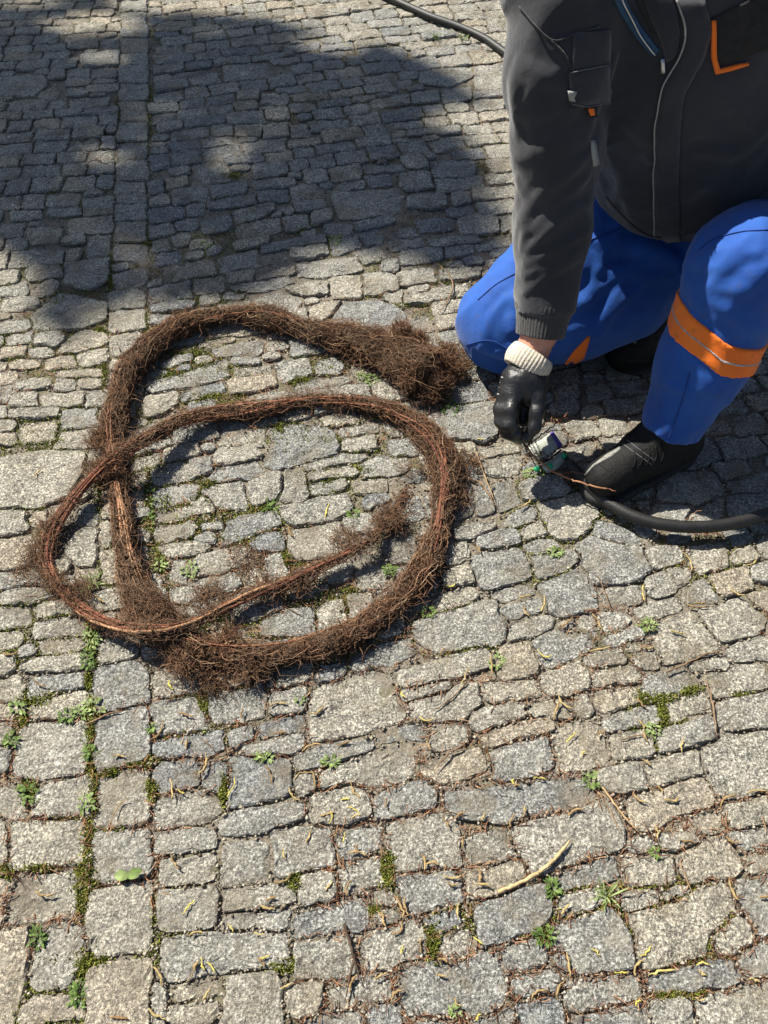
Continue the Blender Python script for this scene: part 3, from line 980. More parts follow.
def sew(name, f, corners, nu, nv, off, mat, parent, thick=.003, rag=0.0, bul=0.0):
    """a piece of cloth lying on a garment: four pixel corners (or two edge polylines) carried onto the surface"""
    A, B = corners; A = np.array(A, float); B = np.array(B, float)
    def rs(q, n):
        d = np.concatenate([[0], np.cumsum(np.linalg.norm(np.diff(q, axis=0), axis=1))]); s = np.linspace(0, d[-1], n)
        return np.stack([np.interp(s, d, q[:, 0]), np.interp(s, d, q[:, 1])], 1)
    a, b = rs(A, nu), rs(B, nu); w = np.linspace(0, 1, nv)[None, :, None]
    G = a[:, None]*(1-w)+b[:, None]*w
    p = hit(f, G[..., 0], G[..., 1]); n = normal(f, p.astype(np.float32))
    uu, vv = np.meshgrid(np.linspace(-1, 1, nu), np.linspace(-1, 1, nv), indexing='ij')
    o = off+bul*(1-uu**4)*(1-vv**4)
    top = p+n*(o[..., None] if hasattr(o, 'shape') else o); bot = p+n*(o[..., None]-thick-off)
    V = np.concatenate([top.reshape(-1, 3), bot.reshape(-1, 3)]); K = nu*nv; Fc = []
    I = lambda i, j: i*nv+j
    for i in range(nu-1):
        for j in range(nv-1):
            Fc.append((I(i, j), I(i, j+1), I(i+1, j+1), I(i+1, j))); Fc.append((K+I(i, j), K+I(i+1, j), K+I(i+1, j+1), K+I(i, j+1)))
    for i in range(nu-1): Fc += [(I(i, 0), I(i+1, 0), K+I(i+1, 0), K+I(i, 0)), (I(i, nv-1), K+I(i, nv-1), K+I(i+1, nv-1), I(i+1, nv-1))]
    for j in range(nv-1): Fc += [(I(0, j), K+I(0, j), K+I(0, j+1), I(0, j+1)), (I(nu-1, j), I(nu-1, j+1), K+I(nu-1, j+1), K+I(nu-1, j))]
    return mesh_obj(name, V, Fc, mat, parent, loc=top.reshape(-1, 3).mean(0))
def piping(name, f, line, r, off, mat, parent, n=40, ns=6):
    q = smooth_path([(*l, 0) for l in line], 3)[:, :2]; p = hit(f, q[:, 0], q[:, 1]); nn = normal(f, p.astype(np.float32)); p = p+nn*off
    for _ in range(2): p[1:-1] = (p[:-2]+2*p[1:-1]+p[2:])/4
    V, Fc = tube(p, r, ns); return mesh_obj(name, V, Fc, mat, parent, loc=p[len(p)//2])
# ---------------------------------------------------------------- the kneeling man
def cloth(name, c1, c2, rough=.85, weave=900, wd=.0006, stain=None, sheen=.3):
    m, t, b = mat_new(name); p = pos(t)
    c = ramp(t, noise_n(t, p, 7, 4, .6), [(.35, c1), (.65, c2)])
    if stain: c = mix(t, c, stain[0], ramp(t, noise_n(t, p, stain[1], 5, .75), [(stain[2], 0.), (stain[2]+.1, stain[3])]))
    t.links.new(c, b.inputs['Base Color']); b.inputs['Roughness'].default_value = rough
    b.inputs['Sheen Weight'].default_value = sheen; b.inputs['Sheen Roughness'].default_value = .5
    b.inputs['Specular IOR Level'].default_value = .3
    n1 = bump(t, b, noise_n(t, p, 34, 3, .5, .2), .006, .35)
    bump(t, b, noise_n(t, p, weave, 2, .6), wd, 1.0, n1); return m
M_JK = cloth('jacket_cloth', (.021, .0225, .029), (.033, .0345, .042), stain=((.08, .075, .07), 130, .64, .5))
M_JK2 = cloth('jacket_dark_cloth', (.014, .0145, .016), (.022, .022, .024))
M_RIB = cloth('rib_knit', (.030, .029, .031), (.045, .043, .044))
M_BLUE = cloth('blue_cloth', (.006, .060, .29), (.012, .088, .37), .75, stain=((.04, .06, .13), 45, .57, .45), sheen=.15)
M_OR = cloth('orange_cloth', (.88, .16, .012), (.95, .21, .02), .7, stain=((.35, .12, .05), 50, .58, .5), sheen=.1)
M_REF = simple('reflective_tape', (.30, .27, .25), .5, (.42, .42, .42), 90)
M_PIPE = simple('jacket_edge', (.24, .235, .23), .7, (.34, .33, .31), 200)
M_THREAD = simple('seam_thread', (.10, .10, .11), .8, (.15, .15, .16), 300)
M_NAVY = simple('zip_tape', (.012, .05, .11), .7, (.02, .075, .15), 200, 700, .001)
M_BSEAM = simple('blue_thread', (.004, .03, .17), .8, (.008, .05, .25), 300)
M_DARK = simple('dark_lining', (.010, .010, .010), .9, (.02, .02, .02), 80)
M_WHITE = simple('pale_label', (.30, .30, .28), .8)
M_ZIP = simple('zip_pull', (.55, .55, .56), .35, metal=.9)
def skin_mat():
    m, t, b = mat_new('skin'); p = pos(t)
    c = ramp(t, noise_n(t, p, 60, 4, .6), [(.3, (.50, .20, .13)), (.7, (.66, .33, .23))])
    t.links.new(c, b.inputs['Base Color']); b.inputs['Roughness'].default_value = .5; b.inputs['Subsurface Weight'].default_value = .1
    b.inputs['Subsurface Radius'].default_value = (.01, .004, .002); b.inputs['Subsurface Scale'].default_value = .3
    bump(t, b, noise_n(t, p, 450, 3), .0006); return m
M_SKIN = skin_mat()
M_GLOVE = simple('glove_rubber', (.009, .009, .010), .40, (.018, .018, .019), 60, 110, .0018)
M_KNIT = simple('glove_knit', (.50, .43, .33), .95, (.66, .59, .48), 160, 600, .0015)
M_BOOT = simple('boot_leather', (.004, .004, .0038), .7, (.009, .0085, .008), 70, 160, .002, spec=.25)  # black leather, darkened further to stand in for shade on the boots
M_SOLE = simple('boot_rubber', (.012, .012, .012), .8, (.03, .028, .025), 90, 300, .002)
M_HAIR = simple('hair', (.035, .025, .018), .6, (.06, .045, .03), 300, 500, .003)

HK = .968                                       # the working hand is held about 0.2 m above the ground
sh = Q(562, -4, 1.31); sleeve = [sh, Q(556, 70, 1.365), Q(556, 150, 1.45), Q(553, 232, 1.54), Q(545, 312, 1.612)]
sleeve_r = [.096, .084, .077, .069, .059]
hipR, kneeR, ankR = np.array([.62, 1.66, .33]), np.array([.292, 1.445, .120]), np.array([.665, 1.56, .10])
hipL, kneeL, ankL = np.array([.92, 1.60, .25]), P(748, 266, .46), P(671, 430, .125)
shL = np.array([.83, 1.50, .83]); elbL = np.array([1.02, 1.36, .56]); wrL = np.array([.93, 1.14, .42])
waist = np.array([.70, 1.60, .46])
per = thing('person', 'man in charcoal work jacket and bright blue trousers crouching beside the root coil', 'person', (.60, 1.40, 0))

def f_torso(p):
    d = ell_r(p, (.56, 1.53, .74), (.25, .16, .23), (1, -.05, 0), (0, 1, -.25))
    d = smin(d, ell_r(p, (.655, 1.565, .52), (.215, .165, .22), (1, -.05, .0), (0, 1, -.2)), .10)
    d = smin(d, ell(p, (.84, 1.50, .47), (.15, .12, .14)), .08)
    d = smin(d, ell(p, (.44, 1.67, .68), (.16, .13, .22)), .08)  # unseen bulge of the back, added to shade the thigh
    d = smin(d, cap(p, sh+[.03, .02, 0], shL, .088, .088), .07)
    return d
def folds(p, dirs):                              # soft cloth folds, ridge noise stretched along given directions
    r = 0
    for (d, sc, st, amp, o) in dirs:
        d = np.asarray(d, float)/np.linalg.norm(d); along = (p @ d.astype(np.float32))[..., None]*d
        q = (p-along)*sc+along*st+o
        n = noise3(q+.35*noise3(q*.6+3)[..., None]); r = r+amp*(1-2.2*np.abs(n))
    return r
# hand-placed folds (pixel polylines on the sleeve and the front), raised as soft ridges
FOLD_J = [([(528, 66), (545, 75), (566, 88)], .010, .014), ([(520, 110), (540, 84), (560, 70)], .008, .012), ([(584, 90), (566, 118), (545, 152)], .010, .013),
          ([(590, 150), (566, 175), (540, 196), (522, 222)], .013, .014), ([(588, 176), (560, 200), (534, 230)], .009, .012), ([(592, 200), (565, 215), (530, 250)], .011, .013),
          ([(518, 180), (530, 205), (524, 245)], .009, .012), ([(586, 232), (560, 246), (528, 262)], .008, .012), ([(578, 258), (552, 272), (526, 292)], .008, .011), ([(522, 60), (516, 90), (520, 130)], .008, .016),
          ([(612, 60), (604, 90), (590, 120), (583, 140)], .010, .014), ([(640, 150), (625, 180), (612, 205)], .008, .014), ([(660, 120), (668, 150), (664, 200)], .006, .012), ([(700, 60), (720, 100), (760, 130)], .009, .018), ([(700, 150), (735, 150), (768, 120)], .009, .018), ([(620, 100), (640, 130), (650, 160)], .007, .013)]
def base_jacket(p):
    d = smin(f_torso(p), chain(p, sleeve, sleeve_r, .03), .045)
    d = smin(d, chain(p, [shL, elbL, wrL+[.02, .05, .05]], [.092, .08, .065], .03), .05); return d
FJ = []
for line, hgt, w in FOLD_J:
    q = smooth_path([(*l, 0) for l in line], 6)[:, :2]; FJ.append((hit(base_jacket, q[:, 0], q[:, 1]), hgt*1.5, w*.62))
def ridge(p, d, F_):
    for pts_, hgt, w in F_:
        lo, hi = pts_.min(0)-.07, pts_.max(0)+.07
        m = ((p > lo) & (p < hi)).all(-1) & (np.abs(d) < .05)
        if not m.any(): continue
        q = p[m]; b = np.full(len(q), 9., np.float32); n = len(pts_)
        for i in range(n-1):
            a, c = pts_[i], pts_[i+1]; ab = c-a; t = np.clip((q-a) @ ab/(ab @ ab), 0, 1); e = q-a-t[:, None]*ab
            b = np.minimum(b, np.sqrt((e*e).sum(-1))/(w*(1.15-.6*abs((i+.5)/n-.5))))
        d[m] -= hgt*(np.exp(-1.5*np.sqrt(b*b+.03))*1.15-.07*np.exp(-((b-2.2)/.8)**2))
    return d
def jacket(p):
    d = base_jacket(p)
    m = np.abs(d) < .05; q = p[m]
    up = np.clip((q[:, 2]-.3)*4, 0, 1)
    d[m] += -folds(q, [((.1, .1, 1), 11, 4, .0045, 1.), ((.8, 0, .6), 15, 5, .0040, 9.), ((-.5, .2, .8), 26, 9, .0018, 3.)])-.002*noise3(q*26)
    d = ridge(p, d, FJ)
    hem = plane(p, (.66, 1.5, .365), (0, .12, -1))+.006*noise3(p*[14, 14, 1])
    arm = plane(p, sleeve[4], sleeve[4]-sleeve[3])
    arm = np.where((p[..., 0] < .44), arm, -1)   # the sleeve ends at its cuff
    near_arm = (p[..., 0] < .44) & (p[..., 2] < .44) & (p[..., 1] < 1.37)
    d = np.where(near_arm, np.maximum(base_sleeve(p, d), arm), np.maximum(d, np.where(p[..., 2] < .42, hem, -1)))
    return d
def base_sleeve(p, d):
    s = chain(p, sleeve, sleeve_r, .03)
    return np.maximum(d, s-.02)
def trousers0(p):
    lr = chain(p, [hipR, hipR*.45+kneeR*.55+[0, 0, .02], kneeR], [.135, .118, .113], .04)
    lr = smin(lr, chain(p, [kneeR+[.01, .02, -.02], ankR+[-.03, 0, 0]], [.085, .07], .03), .04)
    lr = smin(lr, chain(p, [kneeR+[.04, -.01, .0], (.52, 1.53, .17), (.66, 1.58, .22)], [.10, .105, .11], .04), .04)
    lr = smin(lr, cap(p, (.47, 1.455, .14), (.585, 1.485, .175), .114, .105), .05)
    lr = smin(lr, cap(p, (.60, 1.56, .25), (.80, 1.50, .30), .10, .10), .05)
    ll = chain(p, [hipL, hipL*.4+kneeL*.6+[0, 0, -.01], kneeL], [.12, .108, .104], .04)
    ll = smin(ll, chain(p, [kneeL+[-.0, 0, -.01], kneeL*.45+ankL*.55, ankL], [.100, .082, .062], .03), .03)
    d = smin(smin(lr, ll, .03), ell(p, (.74, 1.68, .36), (.20, .16, .17)), .06)
    return d
FT_L = [([(692, 262), (712, 268), (735, 262)], .006, .012), ([(690, 285), (705, 300), (728, 308)], .008, .012), ([(700, 240), (690, 262), (688, 284)], .006, .010), ([(768, 330), (740, 322), (716, 300)], .007, .014), ([(672, 385), (690, 395), (704, 415)], .007, .010), ([(700, 390), (690, 415), (684, 440)], .006, .010),
        ([(512, 300), (540, 290), (580, 270)], .008, .016), ([(520, 330), (548, 315), (590, 300)], .007, .014), ([(600, 240), (640, 250), (676, 262)], .010, .016), ([(600, 270), (640, 275), (670, 275)], .008, .014), ([(497, 352), (515, 348), (540, 330)], .006, .010), ([(505, 300), (490, 320), (484, 345)], .005, .010), ([(700, 300), (690, 330), (678, 360)], .006, .012), ([(735, 385), (722, 410), (705, 436)], .006, .010), ([(745, 240), (725, 262), (705, 300)], .005, .012), ([(768, 268), (748, 280), (736, 300)], .006, .012), ([(620, 225), (600, 262), (586, 300)], .007, .013), ([(648, 232), (630, 270), (600, 320)], .006, .012), ([(540, 270), (520, 300), (512, 330)], .006, .012), ([(688, 268), (706, 256), (730, 250), (756, 254)], .006, .011), ([(684, 276), (700, 284), (722, 290), (748, 290)], .007, .011), ([(686, 288), (700, 304), (716, 318)], .006, .010), ([(676, 262), (650, 262), (622, 272), (596, 290)], .008, .013), ([(672, 256), (645, 246), (618, 246)], .007, .012), ([(664, 272), (640, 286), (616, 308), (598, 336)], .007, .012), ([(688, 352), (706, 384), (726, 400)], .006, .010), ([(680, 420), (664, 430), (652, 440)], .007, .008), ([(700, 425), (684, 436), (668, 446)], .006, .008)]
FT = []
for line, hgt, w in FT_L:
    q = smooth_path([(*l, 0) for l in line], 6)[:, :2]; FT.append((hit(trousers0, q[:, 0], q[:, 1]), hgt*2.0, w*.9))
def trousers(p):
    d = trousers0(p); m = np.abs(d) < .05; q = p[m]
    d[m] += -folds(q, [((.6, .3, .6), 9, 3, .0045, 4.), ((.3, .2, -.9), 14, 5, .0030, 7.), ((.5, -.3, .4), 26, 9, .0012, 2.)])-.0015*noise3(q*30)
    d = ridge(p, d, FT)
    cutL = plane(p, ankL, ankL-kneeL)-.004*noise3(p*40); cutL = np.where((p[..., 1] < 1.36) & (p[..., 2] < .3), cutL, -1)
    return np.maximum(np.maximum(d, cutL), .004-p[..., 2])
print('man: cloth')
jk = sdf_obj('jacket', jacket, (.16, 1.0, .28), (1.16, 1.80, 1.02), .0055, M_JK, per)
tr = sdf_obj('trousers', trousers, (.14, 1.0, 0), (1.05, 1.90, .66), .0052, M_BLUE, per)
# ribbed cuff
ca = Q(546, 306, 1.66*HK); cb = Q(541, 337, 1.685*HK); ax_ = (cb-ca)/np.linalg.norm(cb-ca)
Uc, Wc = frame(ax_)
def cuff(p):
    q = p-ca; s = q @ ax_; r = q-s[..., None]*ax_; rr = np.sqrt((r*r).sum(-1)); an = np.arctan2(r @ Wc, r @ Uc)
    R = .0585-.13*np.clip(s, -.01, .07)+.0013*np.cos(an*46)+.003*np.sin(an*3+1)+.004*np.exp(-((s-.002)/.012)**2)
    d = np.maximum(rr-R, np.maximum(-.012-s, s-.062)); return np.maximum(d, -(rr-R+.006))*.8
sdf_obj('ribbed_cuff', cuff, ca-.09, ca+.09, .0026, M_RIB, jk)
# jacket front: placket edge, zip, collar, pockets
f = jacket
sew('placket', f, ([(676, 0), (686, 30), (679, 58), (661, 92), (655, 130), (654, 180), (655, 242)], [(704, 0), (712, 30), (703, 60), (684, 94), (680, 130), (679, 180), (680, 240)]), 34, 5, .005, M_JK, jk, bul=.002)
piping('placket_edge', f, [(676, 0), (686, 30), (679, 58), (661, 92), (655, 130), (654, 180), (655, 242)], .0016, .006, M_PIPE, jk)
sew('collar_facing', f, ([(640, -12), (650, 18), (661, 40), (667, 62)], [(668, -12), (678, 16), (680, 36), (676, 56)]), 16, 5, .004, M_JK, jk, bul=.003)
sew('inner_shirt', f, ([(630, -14), (640, 10), (652, 34)], [(646, -14), (655, 8), (664, 32)]), 12, 4, .002, M_DARK, jk)
sew('zip_tape', f, ([(612, -6), (620, 14), (634, 35), (652, 55)], [(620, -10), (629, 9), (643, 29), (660, 50)]), 20, 4, .005, M_NAVY, jk)
piping('zip_teeth', f, [(616, -8), (625, 12), (639, 32), (656, 53)], .0014, .0085, M_ZIP, jk)
sew('zip_pull', f, ([(661, 58), (661, 73)], [(665, 58), (666, 73)]), 4, 3, .006, M_ZIP, jk)
# sleeve yoke seam, chest pocket with flap
pk = sew('chest_pocket', f, ([(574, 33), (569, 102)], [(610, 30), (608, 104)]), 14, 10, .004, M_JK, jk, bul=.003)
fl = sew('pocket_flap', f, ([(569, 72), (571, 104)], [(606, 65), (608, 101)]), 8, 8, .009, M_JK, jk, bul=.004)
piping('flap_seam', f, [(569, 71), (588, 68), (606, 64)], .0009, .0095, M_THREAD, pk)
piping('flap_seam', f, [(571, 104), (590, 104), (608, 101)], .0009, .0105, M_THREAD, pk)
sew('pocket_label', f, ([(567, 90), (569, 101)], [(573, 90), (574, 102)]), 4, 3, .012, M_WHITE, pk)
sew('orange_tab', f, ([(587, 107), (588, 115)], [(591, 107), (592, 115)]), 4, 3, .008, M_OR, jk)
sew('dark_tab', f, ([(584, 106), (586, 117)], [(594, 106), (595, 117)]), 4, 3, .006, M_DARK, jk)
piping('sleeve_seam', f, [(552, 40), (566, 56), (574, 80), (571, 110)], .0014, .002, M_JK2, jk)
piping('yoke_seam', f, [(520, 6), (540, 30), (556, 41), (574, 34), (600, 26)], .0013, .002, M_JK2, jk)
sew('armhole_label', f, ([(590, 140), (593, 166)], [(594, 140), (599, 164)]), 5, 3, .003, M_WHITE, jk)
# slanted hand pocket with an orange edge
sew('slant_pocket', f, ([(712, 18), (714, 68)], [(776, -14), (790, 40)]), 12, 12, .003, M_DARK, jk)
sew('pocket_trim', f, ([(711, 20), (711, 58), (715, 74)], [(715, 20), (716, 58), (719, 70)]), 10, 3, .007, M_OR, jk)
sew('pocket_trim', f, ([(715, 74), (736, 68), (748, 64)], [(717, 69), (736, 64), (748, 62)]), 8, 3, .007, M_OR, jk)
piping('hem_seam', f, [(606, 196), (630, 222), (653, 236), (690, 232), (730, 212), (768, 188)], .0013, .002, M_JK2, jk)
# trouser details: orange bands and grey tape round the shin, an orange flash inside the thigh
sa = (ankL-kneeL); sL = np.linalg.norm(sa); sa = sa/sL
ax2 = sa+np.array([.0, .16, .0]); ax2 /= np.linalg.norm(ax2)
def band(o0, o1, off):
    def g(p):
        s = (p-kneeL) @ ax2+.009*noise3(p*13)+.36*np.clip(kneeL[0]-.045-p[..., 0], 0, .07)-.006; d = trousers(p.copy())
        return np.maximum(np.maximum(d-off, -(d-off+.016)), np.maximum(o0-s, s-o1))
    return g
lo, hi = kneeL-[.16, .2, .34], kneeL+[.16, .16, .05]
bd = sdf_obj('orange_band', band(.105, .168, .0045), lo, hi, .0045, M_OR, tr)
sdf_obj('reflective_tape', band(.136, .141, .0060), lo, hi, .0030, M_REF, bd)
sew('orange_flash', trousers, ([(588, 336), (573, 352), (559, 371)], [(590, 337), (584, 358), (562, 371)]), 10, 4, .003, M_OR, tr)
piping('trouser_seam', trousers, [(478, 300), (500, 282), (540, 262), (600, 236), (640, 222)], .0011, .0012, M_BSEAM, tr)
piping('trouser_seam', trousers, [(700, 250), (712, 240), (740, 232), (768, 230)], .0011, .0012, M_BSEAM, tr)
piping('trouser_seam', trousers, [(690, 372), (682, 400), (668, 440)], .0011, .0012, M_BSEAM, tr)
piping('trouser_seam', trousers, [(466, 345), (490, 340), (512, 352)], .0011, .0012, M_BSEAM, tr)
# boots
def bootR(p):
    d = chain(p, [(.70, 1.55, .085), (.655, 1.49, .075), (.615, 1.435, .060), (.60, 1.415, .05)], [.062, .055, .05, .044], .03)
    d = smin(d, ell(p, (.645, 1.475, .05), (.065, .075, .05)), .03)
    return smax(d, .012-p[..., 2], .004)-.0012*noise3(p*60)
def soleR(p):
    d = ell(p, (.635, 1.462, .018), (.074, .085, .035)); d = smin(d, ell(p, (.69, 1.53, .018), (.05, .06, .035)), .03)
    d = np.maximum(d, np.maximum(p[..., 2]-.020, .002-p[..., 2]))
    return np.maximum(d, -(.0035-np.abs(((p[..., 0]+p[..., 1]*.4) % .018)-.009)) if False else d)
toe = P(588, 492, .03); heel = np.array([.675, 1.135, .03])
bd_ = toe-heel; bd_ = bd_/np.linalg.norm(bd_); bs = np.cross([0, 0, 1], bd_)
def bootL(p):
    d = chain(p, [ankL+[.0, .005, .02], ankL+[.01, .01, -.04], heel+[0, 0, .02]], [.055, .056, .05], .03)
    d = smin(d, chain(p, [heel+bd_*.02+[0, 0, .045], heel+bd_*.11+[0, 0, .045], toe-bd_*.045+[0, 0, .022]], [.052, .050, .046], .03), .03)
    return smax(d, .014-p[..., 2], .004)-.0015*noise3(p*50)
def soleL(p):
    d = chain(p*[1, 1, 0], [heel*[1, 1, 0]-bd_*.0, heel*[1, 1, 0]+bd_*.10, toe*[1, 1, 0]-bd_*.05], [.052, .048, .054], .02)
    return np.maximum(d, np.maximum(p[..., 2]-.024, .002-p[..., 2]))
for nm, fb, fs, lo, hi in (('boot', bootR, soleR, (.50, 1.33, 0), (.80, 1.64, .17)), ('boot', bootL, soleL, (.36, .93, 0), (.78, 1.22, .24))):
    b_ = sdf_obj(nm, fb, lo, hi, .0045, M_BOOT, per)
    sdf_obj('boot_sole', fs, lo, (hi[0], hi[1], .04), .004, M_SOLE, b_)
    bt = b_ if fb is bootL else bt if 'bt' in globals() else b_
    if fb is bootL:
        piping('boot_stitching', bootL, [(627, 440), (640, 450), (655, 461)], .0008, .0008, M_THREAD, b_); piping('boot_stitching', bootL, [(623, 444), (638, 455), (652, 465)], .0008, .0008, M_THREAD, b_)
        for k in range(5):
            x0, y0 = 632+k*7, 452-k*1.5; piping('lace', bootL, [(x0, y0+16), (x0+4, y0+8), (x0+2, y0-2)], .0014, .0010, M_BOOT, b_)
        piping('welt', bootL, [(588, 492), (604, 500), (626, 503), (652, 495), (676, 480), (692, 464)], .0030, .002, M_SOLE, b_)
        piping('toe_cap_seam', bootL, [(596, 463), (608, 470), (616, 484), (618, 500)], .0011, .0006, M_BOOT, b_)
        sew('pale_toe_edge', bootL, ([(582, 479), (592, 466), (606, 455), (620, 447)], [(583, 479), (594, 466), (611, 457), (621, 449)]), 12, 3, .002, simple('pale_leather', (.12, .12, .105), .8, (.26, .26, .23), 200), b_)  # paler strip along the edge of the toe
    else:
        for k in range(4):
            yy = 322+k*12; piping('boot_seam', bootR, [(612+k*2, yy), (640, yy+3), (672, yy-2)], .0011, .001, M_SOLE, b_)
        sew('toe_scuff_sheen', bootR, ([(622, 318), (617, 336)], [(634, 330), (636, 344)]), 6, 5, .0015, simple('lit_worn_leather', (.07, .07, .065), .5, (.16, .15, .14), 120), b_)  # scuffed toe patch, its lit sheen painted in as a paler colour
print('man: hand')
# glove: back of the hand, four bent fingers and the thumb closing on a root
def gpts(l): return [Q(a[0], a[1], a[2]*HK) for a in l]
T0 = 1.700
fing = [(gpts([(503, 396, 1.706), (499, 409, 1.704), (500, 422, 1.706), (506, 433, 1.714), (513, 437, 1.724)]), [.0125, .0122, .0118, .0110, .010]),
        (gpts([(509, 396, 1.694), (505, 410, 1.690), (506, 424, 1.692), (512, 435, 1.704), (518, 439, 1.716)]), [.0135, .0130, .0122, .0114, .010]),
        (gpts([(514, 397, 1.684), (511, 411, 1.678), (511, 425, 1.682), (516, 435, 1.692), (521, 438, 1.706)]), [.0140, .0132, .0124, .0112, .0095]),
        (gpts([(534, 396, 1.712), (537, 410, 1.712), (535, 424, 1.712), (529, 434, 1.714)]), [.0135, .0125, .0115, .0100])]
thumb = (gpts([(537, 382, 1.700), (537, 397, 1.690), (537, 412, 1.690), (534, 427, 1.696), (527, 438, 1.706)]), [.0190, .0165, .0150, .0140, .0110])
def glove(p):
    d = chain(p, gpts([(527, 370, 1.712), (519, 382, 1.704), (512, 393, 1.700)]), [.035, .036, .027], .02)
    d = smin(d, chain(p, gpts([(530, 371, 1.712), (532, 384, 1.706), (530, 395, 1.704)]), [.033, .031, .023], .02), .02)
    d = smin(d, chain(p, gpts([(523, 400, 1.735), (523, 420, 1.738)]), [.020, .015], .01), .01)
    for a, r in fing: d = smin(d, chain(p, a, r, .006), .011)
    d = smin(d, chain(p, thumb[0], thumb[1], .008), .009)
    m = np.abs(d) < .02; q = p[m]
    d[m] += -.0008*noise3(q*60)-.0009*(1-2*np.abs(noise3(q*[50, 35, 35])))
    cut = plane(p, Q(527, 364, 1.712*HK), Q(529, 352, 1.712*HK)-Q(520, 385, 1.70*HK)); return np.maximum(d, cut)
glc = Q(520, 400, 1.70*HK)
gl = sdf_obj('glove', glove, glc-[.08, .09, .10], glc+[.085, .09, .11], .0019, M_GLOVE, per)
ga = Q(530, 359, 1.706*HK); gb = Q(524, 375, 1.712*HK); gx_ = (gb-ga)/np.linalg.norm(gb-ga)+np.array([-.28, 0, .0]); gx_ /= np.linalg.norm(gx_); Ug, Wg = frame(gx_)
def gcuff(p):
    q = p-ga; s = q @ gx_; r = q-s[..., None]*gx_; rr = np.sqrt((r*r).sum(-1)); an = np.arctan2(r @ Wg, r @ Ug)
    R = .0535+.0010*np.cos(an*40)+.0018*np.sin(an*4)-12*(s-.006)**2
    d = np.maximum(rr-R, np.abs(s-.008)-.023); return np.maximum(d, -(rr-R+.018))*.8
sdf_obj('glove_cuff', gcuff, ga-.085, ga+.085, .0022, M_KNIT, gl)
M_PRINT = simple('glove_print', (.42, .43, .44), .6)
for a, b in (([(498, 376), (494, 392)], [(499, 376), (495, 392)]), ([(498, 376), (503, 377)], [(498, 377), (503, 378)]), ([(494, 392), (499, 394)], [(494, 393), (499, 395)]), ([(497, 381), (500, 382)], [(497, 382), (500, 383)]), ([(496, 386), (499, 387)], [(496, 387), (499, 388)]), ([(493, 397), (493, 402)], [(494, 397), (494, 402)])):
    sew('glove_print', glove, (a, b), 4, 2, .0006, M_PRINT, gl, thick=.001)
# body: one continuous figure inside the clothes; wrist, neck and head are bare
neck = np.array([.60, 1.42, .97]); hc = np.array([.60, 1.36, 1.075])
fdir = np.array([-.25, -.75, -.62]); fdir /= np.linalg.norm(fdir); up_ = np.array([0., -.55, .8]); rt_ = np.cross(fdir, up_); rt_ /= np.linalg.norm(rt_); up_ = np.cross(rt_, fdir)
def body(p):
    d = ell(p, (.57, 1.545, .76), (.19, .11, .19)); d = smin(d, ell(p, (.66, 1.58, .52), (.16, .11, .2)), .08)
    d = smin(d, chain(p, [sleeve[0], sleeve[1], sleeve[2], sleeve[3], Q(543, 325, 1.68*HK), Q(531, 354, 1.703*HK)], [.06, .055, .048, .044, .037, .036], .02), .04)
    d = smin(d, chain(p, [shL, elbL, wrL], [.06, .045, .032], .02), .04)
    d = smin(d, chain(p, [hipR, kneeR], [.09, .065], .02), .05); d = smin(d, chain(p, [kneeR, ankR], [.05, .045], .02), .02)
    d = smin(d, chain(p, [hipL, kneeL], [.09, .065], .02), .05); d = smin(d, chain(p, [kneeL, ankL], [.058, .04], .02), .02)
    d = smin(d, cap(p, (.58, 1.51, .88), neck, .062, .056), .04)
    h_ = ell_r(p, hc, (.076, .098, .112), rt_, fdir); h_ = smin(h_, ell_r(p, hc+fdir*.03-up_*.06, (.05, .055, .055), rt_, fdir), .04)
    h_ = smin(h_, cap(p, hc+fdir*.09+up_*.01, hc+fdir*.118-up_*.025, .010, .014), .012)
    for s in (-1, 1):
        h_ = smin(h_, ell_r(p, hc+rt_*s*.078-up_*.01, (.012, .02, .032), rt_, fdir), .008)
        h_ = smax(h_, -ell_r(p, hc+fdir*.098+rt_*s*.032+up_*.012, (.016, .012, .010), rt_, fdir), .008)
        h_ = smin(h_, ell_r(p, hc+fdir*.084+rt_*s*.032+up_*.012, (.012, .012, .012), rt_, fdir), .002)
    h_ = smin(h_, ell_r(p, hc+fdir*.096-up_*.062, (.022, .010, .006), rt_, fdir), .006)
    d = smin(d, smin(h_, cap(p, neck, hc-up_*.05-fdir*.02, .055, .055), .03), .03)
    # left hand resting on the knee
    hd = wrL-[.06, .07, .02]; d = smin(d, ell(p, hd, (.042, .042, .02)), .02)
    for k in range(4): d = smin(d, chain(p, [hd+[-.03+.022*k, -.03, 0], hd+[-.035+.024*k, -.065, -.008], hd+[-.037+.025*k, -.085-.004*(k in (1, 2)), -.03]], [.0095, .009, .0075], .005), .004)
    d = smin(d, chain(p, [hd+[-.035, .01, 0], hd+[-.065, -.012, -.008], hd+[-.078, -.035, -.018]], [.012, .0105, .008], .005), .006)
    return d
sdf_obj('body', body, (.18, 1.0, 0.02), (1.14, 1.80, 1.24), .0058, M_SKIN, per)
def hair(p):
    d = ell_r(p, hc-fdir*.012+up_*.012, (.084, .103, .112), rt_, fdir)-.003*noise3(p*90)
    return np.maximum(d, -plane(p, hc+fdir*.035+up_*.02, -fdir*.8+up_*.6)) 
sdf_obj('hair', hair, hc-.16, hc+.16, .005, M_HAIR, per)
